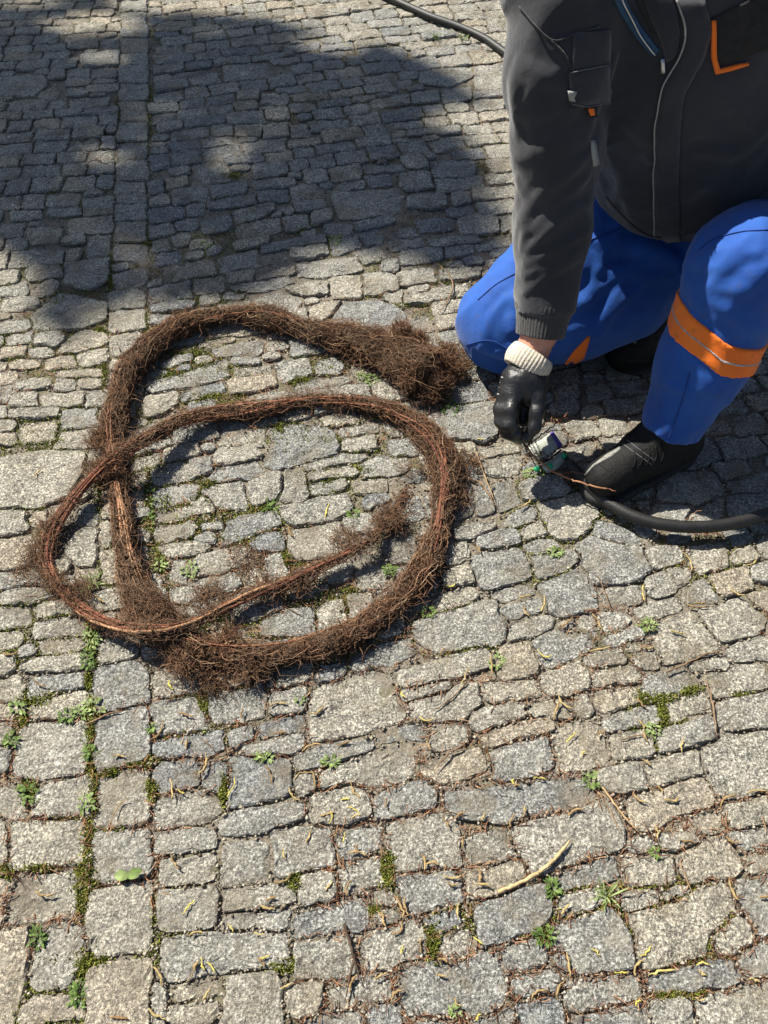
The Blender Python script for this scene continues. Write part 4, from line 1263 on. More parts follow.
# ---------------------------------------------------------------- hose, cutting head, held root
print('small things')
M_HOSE = simple('hose_rubber', (.006, .006, .006), .55, (.014, .0135, .0125), 60, 300, .0008)
hp = [P(380, -6, .016), P(405, 5, .016), P(432, 17, .016), P(460, 27, .016), P(484, 38, .016), P(503, 51, .016)]
hp += [np.array([.80, 2.45, .016]), np.array([1.25, 2.20, .016]), np.array([1.62, 1.75, .016]), np.array([1.60, 1.25, .018]), np.array([1.25, .98, .022]), P(820, 500, .03), P(768, 514, .035), P(730, 524, .036), P(690, 527, .034), P(650, 522, .032), P(620, 510, .030), P(598, 494, .028), P(582, 477, .03), P(572, 466, .035)]
hp = [P(250, -60, .016), P(330, -25, .016)]+hp
hpts = smooth_path(np.array(hp), .02); V, Fc = tube(hpts, .0135, 16)
hose = mesh_obj('hose', V, Fc, M_HOSE, loc=tuple(hpts[20])); tag(hose, 'thick black rubber hose looping behind the crouching man and past his boot', 'hose')
# cutting head: two curved steel bands, the inner one notched, with green plastic studs
M_STEEL = simple('dull_steel', (.36, .38, .30), .35, (.55, .56, .50), 120, 300, .0006, metal=.15)
M_GREEN = simple('green_plastic', (.0, .28, .11), .3, (.01, .38, .17), 90)
M_BLACKP = simple('black_plastic', (.012, .012, .012), .5)
cut = thing('cutting_head', 'small curved steel band tool with green studs on the ground below the glove', 'tool', tuple(P(550, 460, 0)))
def sheet(name, A, B, zA, zB, mat, par, nu=14, nv=6, th=.0018, bul=.004):
    A = smooth_path([(*a, 0) for a in A], 1)[:, :2]; B = smooth_path([(*b, 0) for b in B], 1)[:, :2]
    f_ = lambda q, n: np.stack([np.interp(np.linspace(0, 1, n), np.linspace(0, 1, len(q)), q[:, k]) for k in (0, 1)], 1)
    a, b = f_(A, nu), f_(B, nu); V = []
    for lay in (0, 1):
        for i in range(nu):
            for j in range(nv):
                w = j/(nv-1); q = a[i]*(1-w)+b[i]*w; V.append(P(q[0], q[1], zA*(1-w)+zB*w+bul*4*w*(1-w))-[0, 0, lay*th])
    K = nu*nv; I = lambda i, j: i*nv+j; Fc = []
    for i in range(nu-1):
        for j in range(nv-1): Fc += [(I(i, j), I(i, j+1), I(i+1, j+1), I(i+1, j)), (K+I(i, j), K+I(i+1, j), K+I(i+1, j+1), K+I(i, j+1))]
    for i in range(nu-1): Fc += [(I(i, 0), I(i+1, 0), K+I(i+1, 0), K+I(i, 0)), (I(i, nv-1), K+I(i, nv-1), K+I(i+1, nv-1), I(i+1, nv-1))]
    for j in range(nv-1): Fc += [(I(0, j), K+I(0, j), K+I(0, j+1), I(0, j+1)), (I(nu-1, j), I(nu-1, j+1), K+I(nu-1, j+1), K+I(nu-1, j))]
    return mesh_obj(name, V, Fc, mat, par, loc=V[0])
M_PURP = simple('purple_plastic', (.10, .06, .28), .45)
b1 = sheet('steel_band', [(528, 446), (539, 441), (550, 433)], [(538, 462), (550, 457), (559, 448)], .042, .026, M_STEEL, cut)
sheet('end_plate', [(550, 433), (551.5, 432), (553, 431)], [(559, 448), (561, 447), (563, 445)], .0425, .0265, M_PURP, cut, nu=4)
b2 = sheet('steel_band', [(542, 466), (552, 461), (561, 453)], [(547, 473), (557, 469), (566, 460)], .026, .010, M_STEEL, cut)
V, Fc = tube([P(538, 463, .026), P(550, 459, .026), P(561, 450, .026)], .0028, 8); mesh_obj('band_rim', V, Fc, M_BLACKP, cut, loc=P(550, 459, .026))
V, Fc = tube(smooth_path(np.array([P(541, 465, .028), P(552, 460, .028), P(561, 452, .028)]), .005), .0010, 6); mesh_obj('rim_edge', V, Fc, M_STEEL, cut, loc=P(550, 459, .026))
for i in range(7):
    t_ = i/6; x = 536.5+22*t_; y = 460.5-(5.5*t_+7*t_*t_*.9); c = P(x, y, .0272)
    V = [c+np.array([u*.0021, v*.0021, z-v*.0005]) for z in (-.001, .0022) for (u, v) in ((-1, -1), (1, -1), (1, 1), (-1, 1))]
    mesh_obj('slot', V, [(0, 3, 2, 1), (4, 5, 6, 7), (0, 1, 5, 4), (1, 2, 6, 5), (2, 3, 7, 6), (3, 0, 4, 7)], M_BLACKP, b1, smooth=False, loc=c)
def blob(c, r, sq=1.0, n=8):
    V = []; Fc = []
    for i in range(n+1):
        for j in range(2*n):
            a, b = math.pi*i/n, math.pi*j/n; V.append([c[0]+r*math.sin(a)*math.cos(b), c[1]+r*math.sin(a)*math.sin(b), c[2]+r*sq*math.cos(a)])
    for i in range(n):
        for j in range(2*n): Fc.append((i*2*n+j, (i+1)*2*n+j, (i+1)*2*n+(j+1) % (2*n), i*2*n+(j+1) % (2*n)))
    return np.array(V), Fc
for x, y, z in ((564, 456, .024), (550, 466, .024), (537, 469, .016)):
    V, Fc = blob(P(x, y, z), .0072, .9); mesh_obj('stud', V, Fc, M_GREEN, cut, loc=P(x, y, z))
V, Fc = tube([P(564, 452, .012), P(569, 461, .020), P(573, 467, .033)], [.005, .007, .012], 12); mesh_obj('coupling', V, Fc, M_BLACKP, cut, loc=P(567, 461, .02))
# root pinched in the glove
def wig(line, z, r, n=30, jit=.0012, seed=0):
    g = np.random.default_rng(seed); pts_ = np.array([P(x, y, zz) for (x, y), zz in zip(line, z)]); q = smooth_path(pts_, .006)
    q[1:-1] += g.normal(0, jit, (len(q)-2, 3)); q[:, 2] = np.maximum(q[:, 2], r*.6); k = len(q)
    w = r*np.clip(np.minimum(1, (np.arange(k)[::-1]+1.5)/6), .25, 1)*(1+.12*g.normal(size=k)); return q, w
hr = thing('held_root', 'thin reddish root strand pinched in the black glove and trailing over the boot toe', 'root', tuple(P(540, 450, 0)))
for k, (ln, z, r, tn) in enumerate([([(523, 430), (526, 446), (540, 462), (560, 475), (585, 484), (616, 491)], (.11, .08, .06, .05, .06, .07), .0022, .9), ([(523, 432), (524, 444), (530, 455)], (.11, .09, .05), .0016, .3),
                                ([(526, 448), (545, 432), (562, 420), (568, 412)], (.09, .09, .08, .07), .0016, .75), ([(545, 432), (558, 430), (566, 433)], (.12, .11, .10), .0011, .8), ([(520, 424), (518, 436), (522, 448)], (.11, .10, .07), .0014, .4), ([(560, 475), (572, 472), (584, 474)], (.05, .05, .05), .0010, .7)]):
    q, w = wig(ln, z, r, seed=k); V, Fc = tube(q, w, 6); o = mesh_obj('root_strand', V, Fc, M_STR, hr, loc=q[0]); set_tint(o, tn)
fo2 = fib_obj('hair_root', [ball(160, P(523, 438, .095), .020, 90, sq=(1, 1, 1), w=(.0004, .0009), L=(.012, .04)), ball(90, P(540, 458, .05), .014, 91, sq=(1.6, 1, 1), w=(.0004, .0008), L=(.01, .03))], M_FIB, hr, P(523, 440, .05)); fo2['kind'] = 'stuff'

# ---------------------------------------------------------------- litter, moss and weeds in the joints
def top_z(x, y): return .004
M_CAT = r_mat('catkin', [(0, (.13, .07, .035)), (.5, (.27, .18, .085)), (.8, (.38, .29, .13)), (1, (.52, .46, .09))], .8)
M_TWIG = r_mat('twig_bark', [(0, (.045, .032, .024)), (.5, (.20, .13, .08)), (1, (.48, .34, .18))], .8)
CATK = [(46, 894, 20, 5, .6), (159, 976, 22, 70, .7), (120, 1018, 18, 10, .3), (175, 862, 18, 60, .6), (329, 886, 12, -50, .8), (231, 928, 10, 60, .9), (259, 934, 10, 10, .9), (286, 986, 12, -30, .8), (197, 934, 16, -10, .7), (352, 984, 20, -70, .4), (284, 854, 8, 80, .9), (357, 854, 20, 0, .55), (357, 850, 10, 90, .3), (424, 862, 18, 80, .6), (432, 864, 14, 0, .6), (481, 886, 20, 5, .75), (479, 876, 14, 90, .5), (400, 907, 24, 70, .6), (478, 941, 13, 40, .95), (421, 946, 16, 90, .4), (568, 964, 24, 80, .75), (559, 989, 20, -65, .6), (478, 1017, 9, -50, .95), (637, 967, 18, -60, .8), (620, 973, 14, 0, 1.0), (661, 972, 28, -12, .85), (732, 890, 26, 65, .65), (637, 1003, 8, -40, 1.0),
        (11, 654, 16, -5, .5), (40, 684, 14, 30, .35), (171, 686, 10, 60, 1.0), (120, 757, 12, 5, .6), (120, 808, 24, -50, .55), (172, 790, 22, 85, .8), (182, 792, 8, 30, .95), (279, 705, 18, -5, .7), (318, 711, 20, -30, .65), (204, 765, 22, -70, .7), (279, 734, 18, -12, .35), (314, 780, 18, 80, .6), (294, 796, 18, 50, .75), (354, 790, 22, 60, .6), (327, 815, 16, -15, .55), (312, 747, 22, -20, .6), (465, 677, 20, -65, .8), (491, 665, 22, 85, .55), (426, 720, 14, 10, .85), (556, 710, 22, -75, .6), (513, 782, 6, 80, 1.0), (539, 779, 13, 5, .95), (511, 822, 18, -70, .45), (403, 695, 8, 60, .95), (524, 812, 12, -80, .7), (600, 650, 22, -12, .7), (648, 648, 12, -5, .7), (755, 792, 22, -8, .7), (583, 754, 6, -50, .9), (726, 800, 20, -40, .5),
        (39, 474, 12, -50, .8), (431, 473, 13, -15, .75), (525, 505, 16, -30, .75), (478, 550, 12, 60, .45), (524, 597, 14, -10, .6), (543, 605, 16, -80, .75), (526, 612, 13, 65, .6), (451, 586, 10, -15, 1.0), (688, 562, 20, 65, .8), (643, 594, 16, 88, .85), (736, 593, 20, 28, .8), (751, 563, 18, -35, .75), (677, 633, 16, 15, .85), (697, 607, 22, 3, .5), (597, 623, 20, 60, .6), (327, 512, 16, -75, .9), (291, 533, 12, 60, .35), (700, 604, 14, -5, .55), (440, 268, 10, 50, .5), (452, 262, 12, -50, .5), (660, 790, 10, 50, .6), (480, 440, 8, 10, .9), (516, 786, 8, 0, .4), (575, 812, 18, -20, .5), (345, 744, 18, -20, .4), (100, 600, 12, 40, .8), (306, 45, 8, 20, .8), (347, 46, 8, 10, .9), (200, 90, 8, 30, .8), (128, 28, 8, 40, .8), (228, 65, 10, 70, .7)]
LAND = [(535, 866, 'the long bent twig'), (352, 962, 'the crossed dark twigs'), (450, 757, 'the curved brown twig'), (620, 810, 'the straight tan stalk'), (712, 708, 'the reddish stem at the right'), (687, 882, 'the short slanting stem'), (106, 716, 'the brown twig at the left'), (128, 873, 'the two-leaved seedling'), (94, 706, 'the bushy round-leaved weed'), (28, 794, 'the leafy weed at the left'), (86, 804, 'the pale small-leaved weed'), (497, 661, 'the sprout below the coil'), (652, 730, 'the three-leaved sprout'), (592, 780, 'the sprout over the dark setts'), (607, 896, 'the pale grass tuft'), (546, 935, 'the yellowish weed'), (355, 707, 'the largest pale sett'), (570, 835, 'the big dark tapering sett'), (420, 845, 'the blocky bluish sett'), (740, 765, 'the big sett at the right edge'), (50, 750, 'the big bluish sett at the left'), (48, 840, 'the broad beige sett at the left'), (300, 852, 'the square blue sett'), (690, 925, 'the large five-sided sett'), (590, 945, 'the large olive sett'), (455, 985, 'the big sett at the bottom'), (250, 655, 'the thick bottom of the coil'), (430, 370, 'the root clump'), (440, 500, 'the right side of the coil'), (320, 560, 'the inner root strand'), (60, 540, 'the thin left root loop'), (550, 455, 'the steel band tool'), (520, 400, 'the black glove'), (690, 525, 'the bottom run of hose'), (440, 25, 'the top run of hose'), (90, 892, 'the moss left of the strip'), (432, 942, 'the upright moss tuft'), (388, 872, 'the moss by the blocky sett'), (655, 700, 'the broad moss patch at the right'), (223, 790, 'the narrow moss joint'), (205, 700, 'the bright moss below the coil'), (270, 965, 'the moss at the bottom left'), (672, 995, 'the moss at the bottom right'), (600, 560, 'the shadow of the man'), (95, 25, 'the sunlit spot in the tree shade'), (120, 690, 'the square sett of the strip'), (120, 920, 'the brownish sett of the strip'), (720, 620, 'the rounded setts at the right'), (520, 480, 'the forked root piece'), (478, 540, 'the rounded square sett'), (240, 795, 'the pale sett left of centre'), (460, 765, 'the bluish rounded sett')]
gx_r = np.random.default_rng(5)
for _ in range(70):                             # the rest of the litter, thicker to the lower right
    x, y = gx_r.uniform(150, 765), 560+455*gx_r.random()**.7
    if x < 430 and y < 690: continue
    CATK.append((round(x), round(y), int(gx_r.uniform(10, 22)), int(gx_r.uniform(-90, 90)), float(gx_r.choice([.35, .42, .55, .62, .7, .78, .93]))))
_used = set()
def where(kind, x, y):
    c = sorted(LAND, key=lambda q: (q[0]-x)**2+(q[1]-y)**2)
    for rng_ in (6, len(c)):
        for lx, ly, nm in c[:rng_]:
            dx, dy = x-lx, y-ly; far = 'just ' if math.hypot(dx, dy) < 26 else ''
            if abs(dx) > 2.2*abs(dy): d = ('right' if dx > 0 else 'left')+' of '
            elif abs(dy) > 2.2*abs(dx): d = 'below ' if dy > 0 else 'above '
            else: d = ('below ' if dy > 0 else 'above ')+'and '+('right' if dx > 0 else 'left')+' of '
            lab = kind+' '+far+d+nm
            if lab not in _used: _used.add(lab); return lab
cg = np.random.default_rng(77); first = True
for (x, y, L, ang, tn) in CATK:
    c = P(x, y, .004); a = math.radians(ang); v1 = P(x+math.cos(a)*L/2, y+math.sin(a)*L/2, .004)-c; Lh = np.linalg.norm(v1); u = v1/Lh; s_ = np.array([-u[1], u[0], 0]); cv = cg.uniform(-.45, .45)*Lh
    k = 9; t = np.linspace(-1, 1, k); q = c+t[:, None]*v1+((t**2-.5)*cv)[:, None]*s_; q[:, 2] = .0075+.0025*np.abs(t)**2+cg.normal(0, .0004, k)
    w = .0019*np.sqrt(np.clip(1-t**2, .06, 1))*(1+.3*cg.normal(size=k)).clip(.45, 1.7); q[1:-1] += s_*cg.normal(0, .0009, (k-2, 1)); w *= .75 if tn > .88 else 1
    V, Fc = tube(q, w, 6)
    if tn > .88:
        V[:, 2] = .007+(V[:, 2]-.0075)*.35+.001
        o = mesh_obj('yellow_leaf', V, Fc, M_CAT, loc=c); tag(o, where('tiny yellow leaf', x, y), 'leaf', 'narrow yellow leaves scattered on the setts')
    elif tn < .48:
        o = mesh_obj('bud_scale', V, Fc, M_CAT, loc=c); tag(o, where('small brown bud scale', x, y), 'bud scale', 'brown bud scales scattered on the setts')
    else:
        o = mesh_obj('catkin', V, Fc, M_CAT, loc=c); tag(o, where('tan catkin', x, y), 'catkin', 'fallen catkins scattered on the setts')
    set_tint(o, tn)
TW = [([(498, 892), (524, 881), (546, 867), (560, 853), (570, 840)], .0032, .95, 'long bent tan twig lying across setts near the bottom centre'),
      ([(344, 924), (352, 950), (361, 984)], .0020, .1, 'longer straight dark twig of the crossed pair near the bottom edge'),
      ([(354, 958), (349, 980), (345, 1003)], .0020, .15, 'shorter dark twig of the crossed pair near the bottom edge'),
      ([(465, 744), (450, 752), (441, 762), (434, 773)], .0016, .45, 'curved brown twig lying on the bluish rounded sett below the centre'),
      ([(467, 682), (458, 692), (447, 702), (433, 711)], .0015, .3, 'thin brown twig crossing a beige sett below the root coil'),
      ([(602, 787), (616, 806), (638, 832)], .0020, .8, 'straight tan stalk wedged in the joint above the big lower right setts'),
      ([(598, 792), (610, 812), (622, 834)], .0015, .6, 'thinner reddish stalk beside the straight tan stalk'),
      ([(706, 680), (713, 705), (717, 738)], .0018, .5, 'reddish brown stem lying along an upright joint at the right'),
      ([(680, 863), (687, 880), (694, 900)], .0014, .6, 'short thin stem slanting between two setts at lower right'),
      ([(92, 722), (108, 714), (127, 710)], .0018, .35, 'brown twig lying above the square sett at the left'), ([(86, 724), (104, 716), (120, 710)], .0014, .55, 'paler twig touching the brown twig at the left'),
      ([(400, 586), (385, 590), (372, 600)], .0012, .3, 'short twig end sticking out below the root coil'), ([(300, 615), (284, 606)], .0012, .3, 'small dark splinter beside the root strand'),
      ([(666, 672), (690, 662), (706, 654), (726, 650)], .0018, .45, 'crooked reddish brown twig in the joint below the large right sett'),
      ([(476, 452), (484, 474), (494, 500)], .0018, .7, 'pale root piece lying left of the steel band tool'), ([(468, 478), (482, 484), (494, 504)], .0022, .6, 'forked orange brown root piece near the right of the coil'),
      ([(597, 575), (604, 590), (612, 612)], .0013, .4, 'thin dark stem below the shadow of the man'), ([(447, 270), (453, 285), (448, 300), (440, 312)], .0020, .55, 'curved tan stem lying behind the root clump'),
      ([(551, 385), (557, 400), (556, 416)], .0016, .6, 'bent root bit just right of the black glove'), ([(620, 740), (640, 735), (655, 738)], .0012, .4, 'thin stem resting in the joint above a green sprout'),
      ([(205, 190+550), (215, 752)], .0012, .5, 'tiny stick in the joint beside a small square sett'), ([(94, 157), (104, 163), (118, 160), (112, 150)], .0013, .5, 'curled reddish stem on the sunlit patch in the tree shade')]
for k, (ln, r, tn, lab) in enumerate(TW):
    q, w = wig(ln, [.006+r]*len(ln), r, jit=.0006, seed=200+k); V, Fc = tube(q, w, 6); o = mesh_obj('twig', V, Fc, M_TWIG, loc=q[0]); set_tint(o, tn); tag(o, lab, 'twig')
# what lies in the joints: needles, scales, crumbs of soil
free = np.argwhere(OCC < 0) if False else None
def joint_points(n, seed, rad=.004, area=None):
    g = np.random.default_rng(seed); out = []
    while len(out) < n:
        # even over the picture, so that near joints are as well strewn as far ones
        x = g.uniform(-30, 800, 4000); y = g.uniform(-20, 1050, 4000)
        v = (y-512)/F; t = H/(SP+v*CP); X = (x-384)/F*t; Y = t*(CP-v*SP)
        i = np.clip(((X-GX0)/FS).astype(int), 3, LAB.shape[0]-4); j = np.clip(((Y-GY0)/FS).astype(int), 3, LAB.shape[1]-4)
        e = (LAB[i, j] < 0)
        for s_ in (1, 2): e |= (LAB[i+s_, j] != LAB[i, j]) | (LAB[i, j+s_] != LAB[i, j]) | (LAB[i-s_, j] != LAB[i, j]) | (LAB[i, j-s_] != LAB[i, j])
        out += list(zip(X[e], Y[e]))
    return np.array(out[:n])
def sprinkle(name, pts_, mat, lab, cat, Lr, wr, tr, seed, z=.0, flat=.25, curl=.3):
    g = np.random.default_rng(seed); n = len(pts_); p = np.column_stack([pts_, z+g.uniform(-.004, .004, n)])
    an = g.uniform(0, 2*math.pi, n); v = np.column_stack([np.cos(an), np.sin(an), g.normal(0, flat, n)]); L = g.uniform(*Lr, n); Ps = [p-v*L[:, None]/2]
    for s in range(3): v = v+g.normal(0, curl, (n, 3))*[1, 1, .4]; v /= np.linalg.norm(v, axis=1, keepdims=True); Ps.append(Ps[-1]+v*(L/3)[:, None])
    V, Fq, A = fib_mesh(np.stack(Ps, 1), g.uniform(*wr, n), g.uniform(*tr, n)); o = mesh_obj(name, V, Fq, mat); set_tint(o, A.astype(np.float32)); o['kind'] = 'stuff'; tag(o, lab, cat); return o
M_LIT = r_mat('dry_litter', [(0, (.05, .028, .018)), (.4, (.16, .075, .042)), (.75, (.33, .17, .09)), (1, (.50, .36, .20))], .9)
jp = joint_points(14000, 1); dens = noise3(np.column_stack([jp*4.5, np.full(len(jp), 2.)])); right = jp[:, 0] > -.15
jp1 = jp[dens+(.25*right) > -.05]
sprinkle('plant_litter', jp1, M_LIT, 'brown dry needles, stem bits and scales strewn along the joints', 'litter', (.008, .032), (.0005, .0012), (.0, .85), 3, z=.002)
# crumbs: soil and root dust round the rope and in the joints
def crumbs(name, pts_, rr, mat, lab, seed):
    g = np.random.default_rng(seed); n = len(pts_); base = np.array([[1, 0, 0], [-1, 0, 0], [0, 1, 0], [0, -1, 0], [0, 0, 1], [0, 0, -.5]], float)
    R = rr[0]*(rr[1]/rr[0])**g.random(n); P0 = pts_ if pts_.shape[1] == 3 else np.column_stack([pts_, g.uniform(-.002, .003, n)])
    V = P0[:, None]+base[None]*R[:, None, None]*(1+.35*g.normal(size=(n, 6, 1))); b = (np.arange(n)*6)[:, None, None]
    T = np.array([[0, 2, 4], [2, 1, 4], [1, 3, 4], [3, 0, 4], [2, 0, 5], [1, 2, 5], [3, 1, 5], [0, 3, 5]])[None]
    o = mesh_obj(name, V.reshape(-1, 3), (b+T).reshape(-1, 3), mat, smooth=False); set_tint(o, np.repeat(g.random(n), 6).astype(np.float32)); o['kind'] = 'stuff'; tag(o, lab, 'soil'); return o
g = np.random.default_rng(9); k = pick_all(g, 5000); a = g.uniform(0, 2*math.pi, 5000); rr = C[k, 3]*g.uniform(.7, 1.3, 5000)+np.abs(g.normal(0, .025, 5000))
cp = np.column_stack([C[k, 0]+rr*np.cos(a), C[k, 1]+rr*np.sin(a), g.uniform(.002, .007, 5000)])
M_CRUMB = r_mat('soil_crumbs', [(0, (.03, .018, .011)), (.6, (.09, .055, .034)), (1, (.17, .11, .07))])
crumbs('soil_crumbs', cp, (.0006, .0028), M_CRUMB, 'dark soil crumbs shed around the root rope', 1)
jp2 = joint_points(16000, 2)
M_GRIT = r_mat('joint_grit', [(0, (.10, .08, .055)), (.5, (.24, .20, .15)), (1, (.42, .38, .31))])
crumbs('joint_grit', jp2, (.0010, .0042), M_GRIT, 'grey brown grit filling the joints between the setts', 2)
so_ = crumbs('caught_soil', SOILPTS, (.0006, .0030), M_CRUMB, '', 3)
for k_ in ('label', 'category'): del so_[k_]
so_.parent = root; so_.location = tuple(-WL[root.name])
# moss
M_MOSS = r_mat('moss', [(0, (.050, .060, .012)), (.5, (.13, .15, .025)), (.85, (.22, .23, .045)), (1, (.32, .30, .09))])
M_LEAF = r_mat('weed_leaf', [(0, (.05, .09, .018)), (.5, (.12, .18, .045)), (1, (.24, .29, .12))], .6)
MOSS = [(215, 400, 40, 14, 700), (300, 440, 40, 20, 700), (250, 520, 50, 20, 900), (190, 520, 24, 40, 700), (330, 480, 40, 20, 500), (340, 600, 30, 16, 300), (50, 440, 40, 30, 600), (60, 350, 40, 30, 500), (210, 370, 50, 12, 600), (320, 365, 40, 12, 400), (92, 760, 6, 60, 700), (40, 700, 30, 10, 400),(86, 880, 14, 22, 900), (84, 905, 10, 14, 500), (88, 845, 8, 20, 400), (6, 872, 10, 8, 300), (38, 868, 20, 4, 350), (85, 965, 16, 14, 700), (100, 961, 10, 6, 300), (140, 761, 16, 8, 500), (110, 772, 8, 5, 250), (151, 790, 7, 12, 300), (203, 703, 6, 15, 700), (204, 690, 5, 8, 300), (294, 882, 9, 9, 400), (284, 964, 20, 8, 600), (223, 790, 5, 20, 350), (386, 868, 8, 16, 500), (390, 880, 8, 8, 300), (432, 940, 9, 20, 600), (653, 697, 24, 7, 600), (662, 712, 7, 16, 400), (690, 690, 12, 5, 250), (672, 995, 18, 5, 450), (700, 993, 8, 4, 150), (54, 960, 14, 6, 200), (375, 910, 6, 6, 150), (391, 862, 5, 12, 250), (740, 694, 10, 4, 150), (545, 935, 8, 8, 200), (100, 490, 6, 30, 350), (148, 500, 6, 40, 500), (175, 375, 20, 6, 400), (190, 352, 24, 5, 300), (160, 560, 8, 20, 300), (104, 370, 4, 30, 250), (22, 400, 8, 6, 200), (15, 360, 8, 8, 150), (280, 428, 8, 6, 200), (100, 330, 8, 4, 120), (250, 385, 12, 6, 200), (300, 380, 14, 8, 250), (205, 395, 16, 5, 250), (285, 560, 8, 10, 250), (260, 508, 14, 5, 250), (240, 540, 20, 5, 250), (300, 570, 8, 10, 200), (350, 590, 10, 5, 120), (330, 440, 14, 5, 200), (360, 470, 14, 5, 200), (208, 485, 10, 6, 250), (160, 470, 12, 5, 200), (165, 500, 8, 10, 200), (400, 305, 12, 4, 100), (60, 300, 8, 6, 200), (110, 280, 4, 30, 200), (146, 320, 4, 20, 150), (25, 260, 6, 12, 200), (93, 640, 8, 30, 500), (90, 720, 8, 20, 400), (22, 720, 8, 14, 200), (28, 790, 10, 14, 300), (90, 735, 6, 16, 200), (88, 680, 5, 10, 200), (190, 300, 20, 4, 150), (230, 175, 14, 4, 150), (52, 190, 6, 4, 100), (146, 240, 6, 8, 150), (300, 230, 10, 4, 120), (330, 240, 8, 4, 80), (150, 110, 4, 40, 200), (117, 110, 4, 20, 100)]
g = np.random.default_rng(31); A_ = []; Sz = []
for (x, y, w, h_, n) in MOSS:
    n = int(n*1.6); q = np.column_stack([x+g.normal(0, w*.45, n), y+g.normal(0, h_*.45, n)])
    for a, b in q:
        X, Y, _ = P(a, b); i, j = int((X-GX0)/FS), int((Y-GY0)/FS)
        if 4 < i < LAB.shape[0]-5 and 4 < j < LAB.shape[1]-5:
            c = LAB[i, j]; ed = c < 0 or any(LAB[i+dx, j+dy] != c for dx in (-3, 0, 3) for dy in (-3, 0, 3))
            if ed or g.random() < .30: A_.append((X, Y))
A_ = np.array(A_)
jp3 = joint_points(60000, 5); dn = noise3(np.column_stack([jp3*6, np.full(len(jp3), 8.)])); A_ = np.vstack([A_, jp3[dn+.35*((jp3[:, 0] < 0) & (jp3[:, 1] > .6)) > .30]])
def moss_obj(pts_, seed):
    g = np.random.default_rng(seed); n = len(pts_); p = np.column_stack([pts_, g.uniform(-.007, .001, n)]); v = np.column_stack([g.normal(0, .45, (n, 2)), np.ones(n)]); L = g.uniform(.003, .008, n)
    Ps = [p]
    for s in range(2): v = v+g.normal(0, .4, (n, 3)); v /= np.linalg.norm(v, axis=1, keepdims=True); Ps.append(Ps[-1]+v*(L/2)[:, None])
    V, Fq, A = fib_mesh(np.stack(Ps, 1), g.uniform(.0008, .0018, n), g.uniform(0, 1, n)); o = mesh_obj('moss', V, Fq, M_MOSS); set_tint(o, A.astype(np.float32)); o['kind'] = 'stuff'; return o
tag(moss_obj(A_, 4), 'yellow green moss growing in the joints of the setts', 'moss')
# weeds: each a plant of its own
def leaf(c, d, L, w, up, curl, fold=.15):
    d = np.array([d[0], d[1], 0.]); d /= np.linalg.norm(d); s_ = np.array([-d[1], d[0], 0]); V = []; Fc = []; m = 6
    for i in range(m+1):
        t = i/m; ww = w*math.sin(math.pi*min(1, .08+t*.92))**.7*(1 if i < m else .05); q = c+d*L*t+np.array([0, 0, up*L*t-curl*L*t*t])
        V += [q-s_*ww/2+[0, 0, ww*fold], q, q+s_*ww/2+[0, 0, ww*fold]]
    for i in range(m): b = i*3; Fc += [(b, b+1, b+4, b+3), (b+1, b+2, b+5, b+4)]
    return np.array(V), Fc
seedling = thing('seedling', 'two-leaved green seedling in the joint of the left stone strip', 'seedling', tuple(P(128, 877, .0)))
for (x, y, dx, ang, tn) in ((122, 873, -1, 170, .75), (135, 872, 1, 25, .55)):
    a = math.radians(ang); V, Fc = leaf(P(128, 877, .012), (math.cos(a), math.sin(a)), .024, .017, .35, .35); o = mesh_obj('leaf', V, Fc, M_LEAF, seedling, loc=P(128, 877, .012)); set_tint(o, tn)
V, Fc = tube([P(128, 879, -.006), P(128, 877, .012)], .001, 6); o = mesh_obj('stem', V, Fc, M_LEAF, seedling, loc=P(128, 878, 0)); set_tint(o, .4)
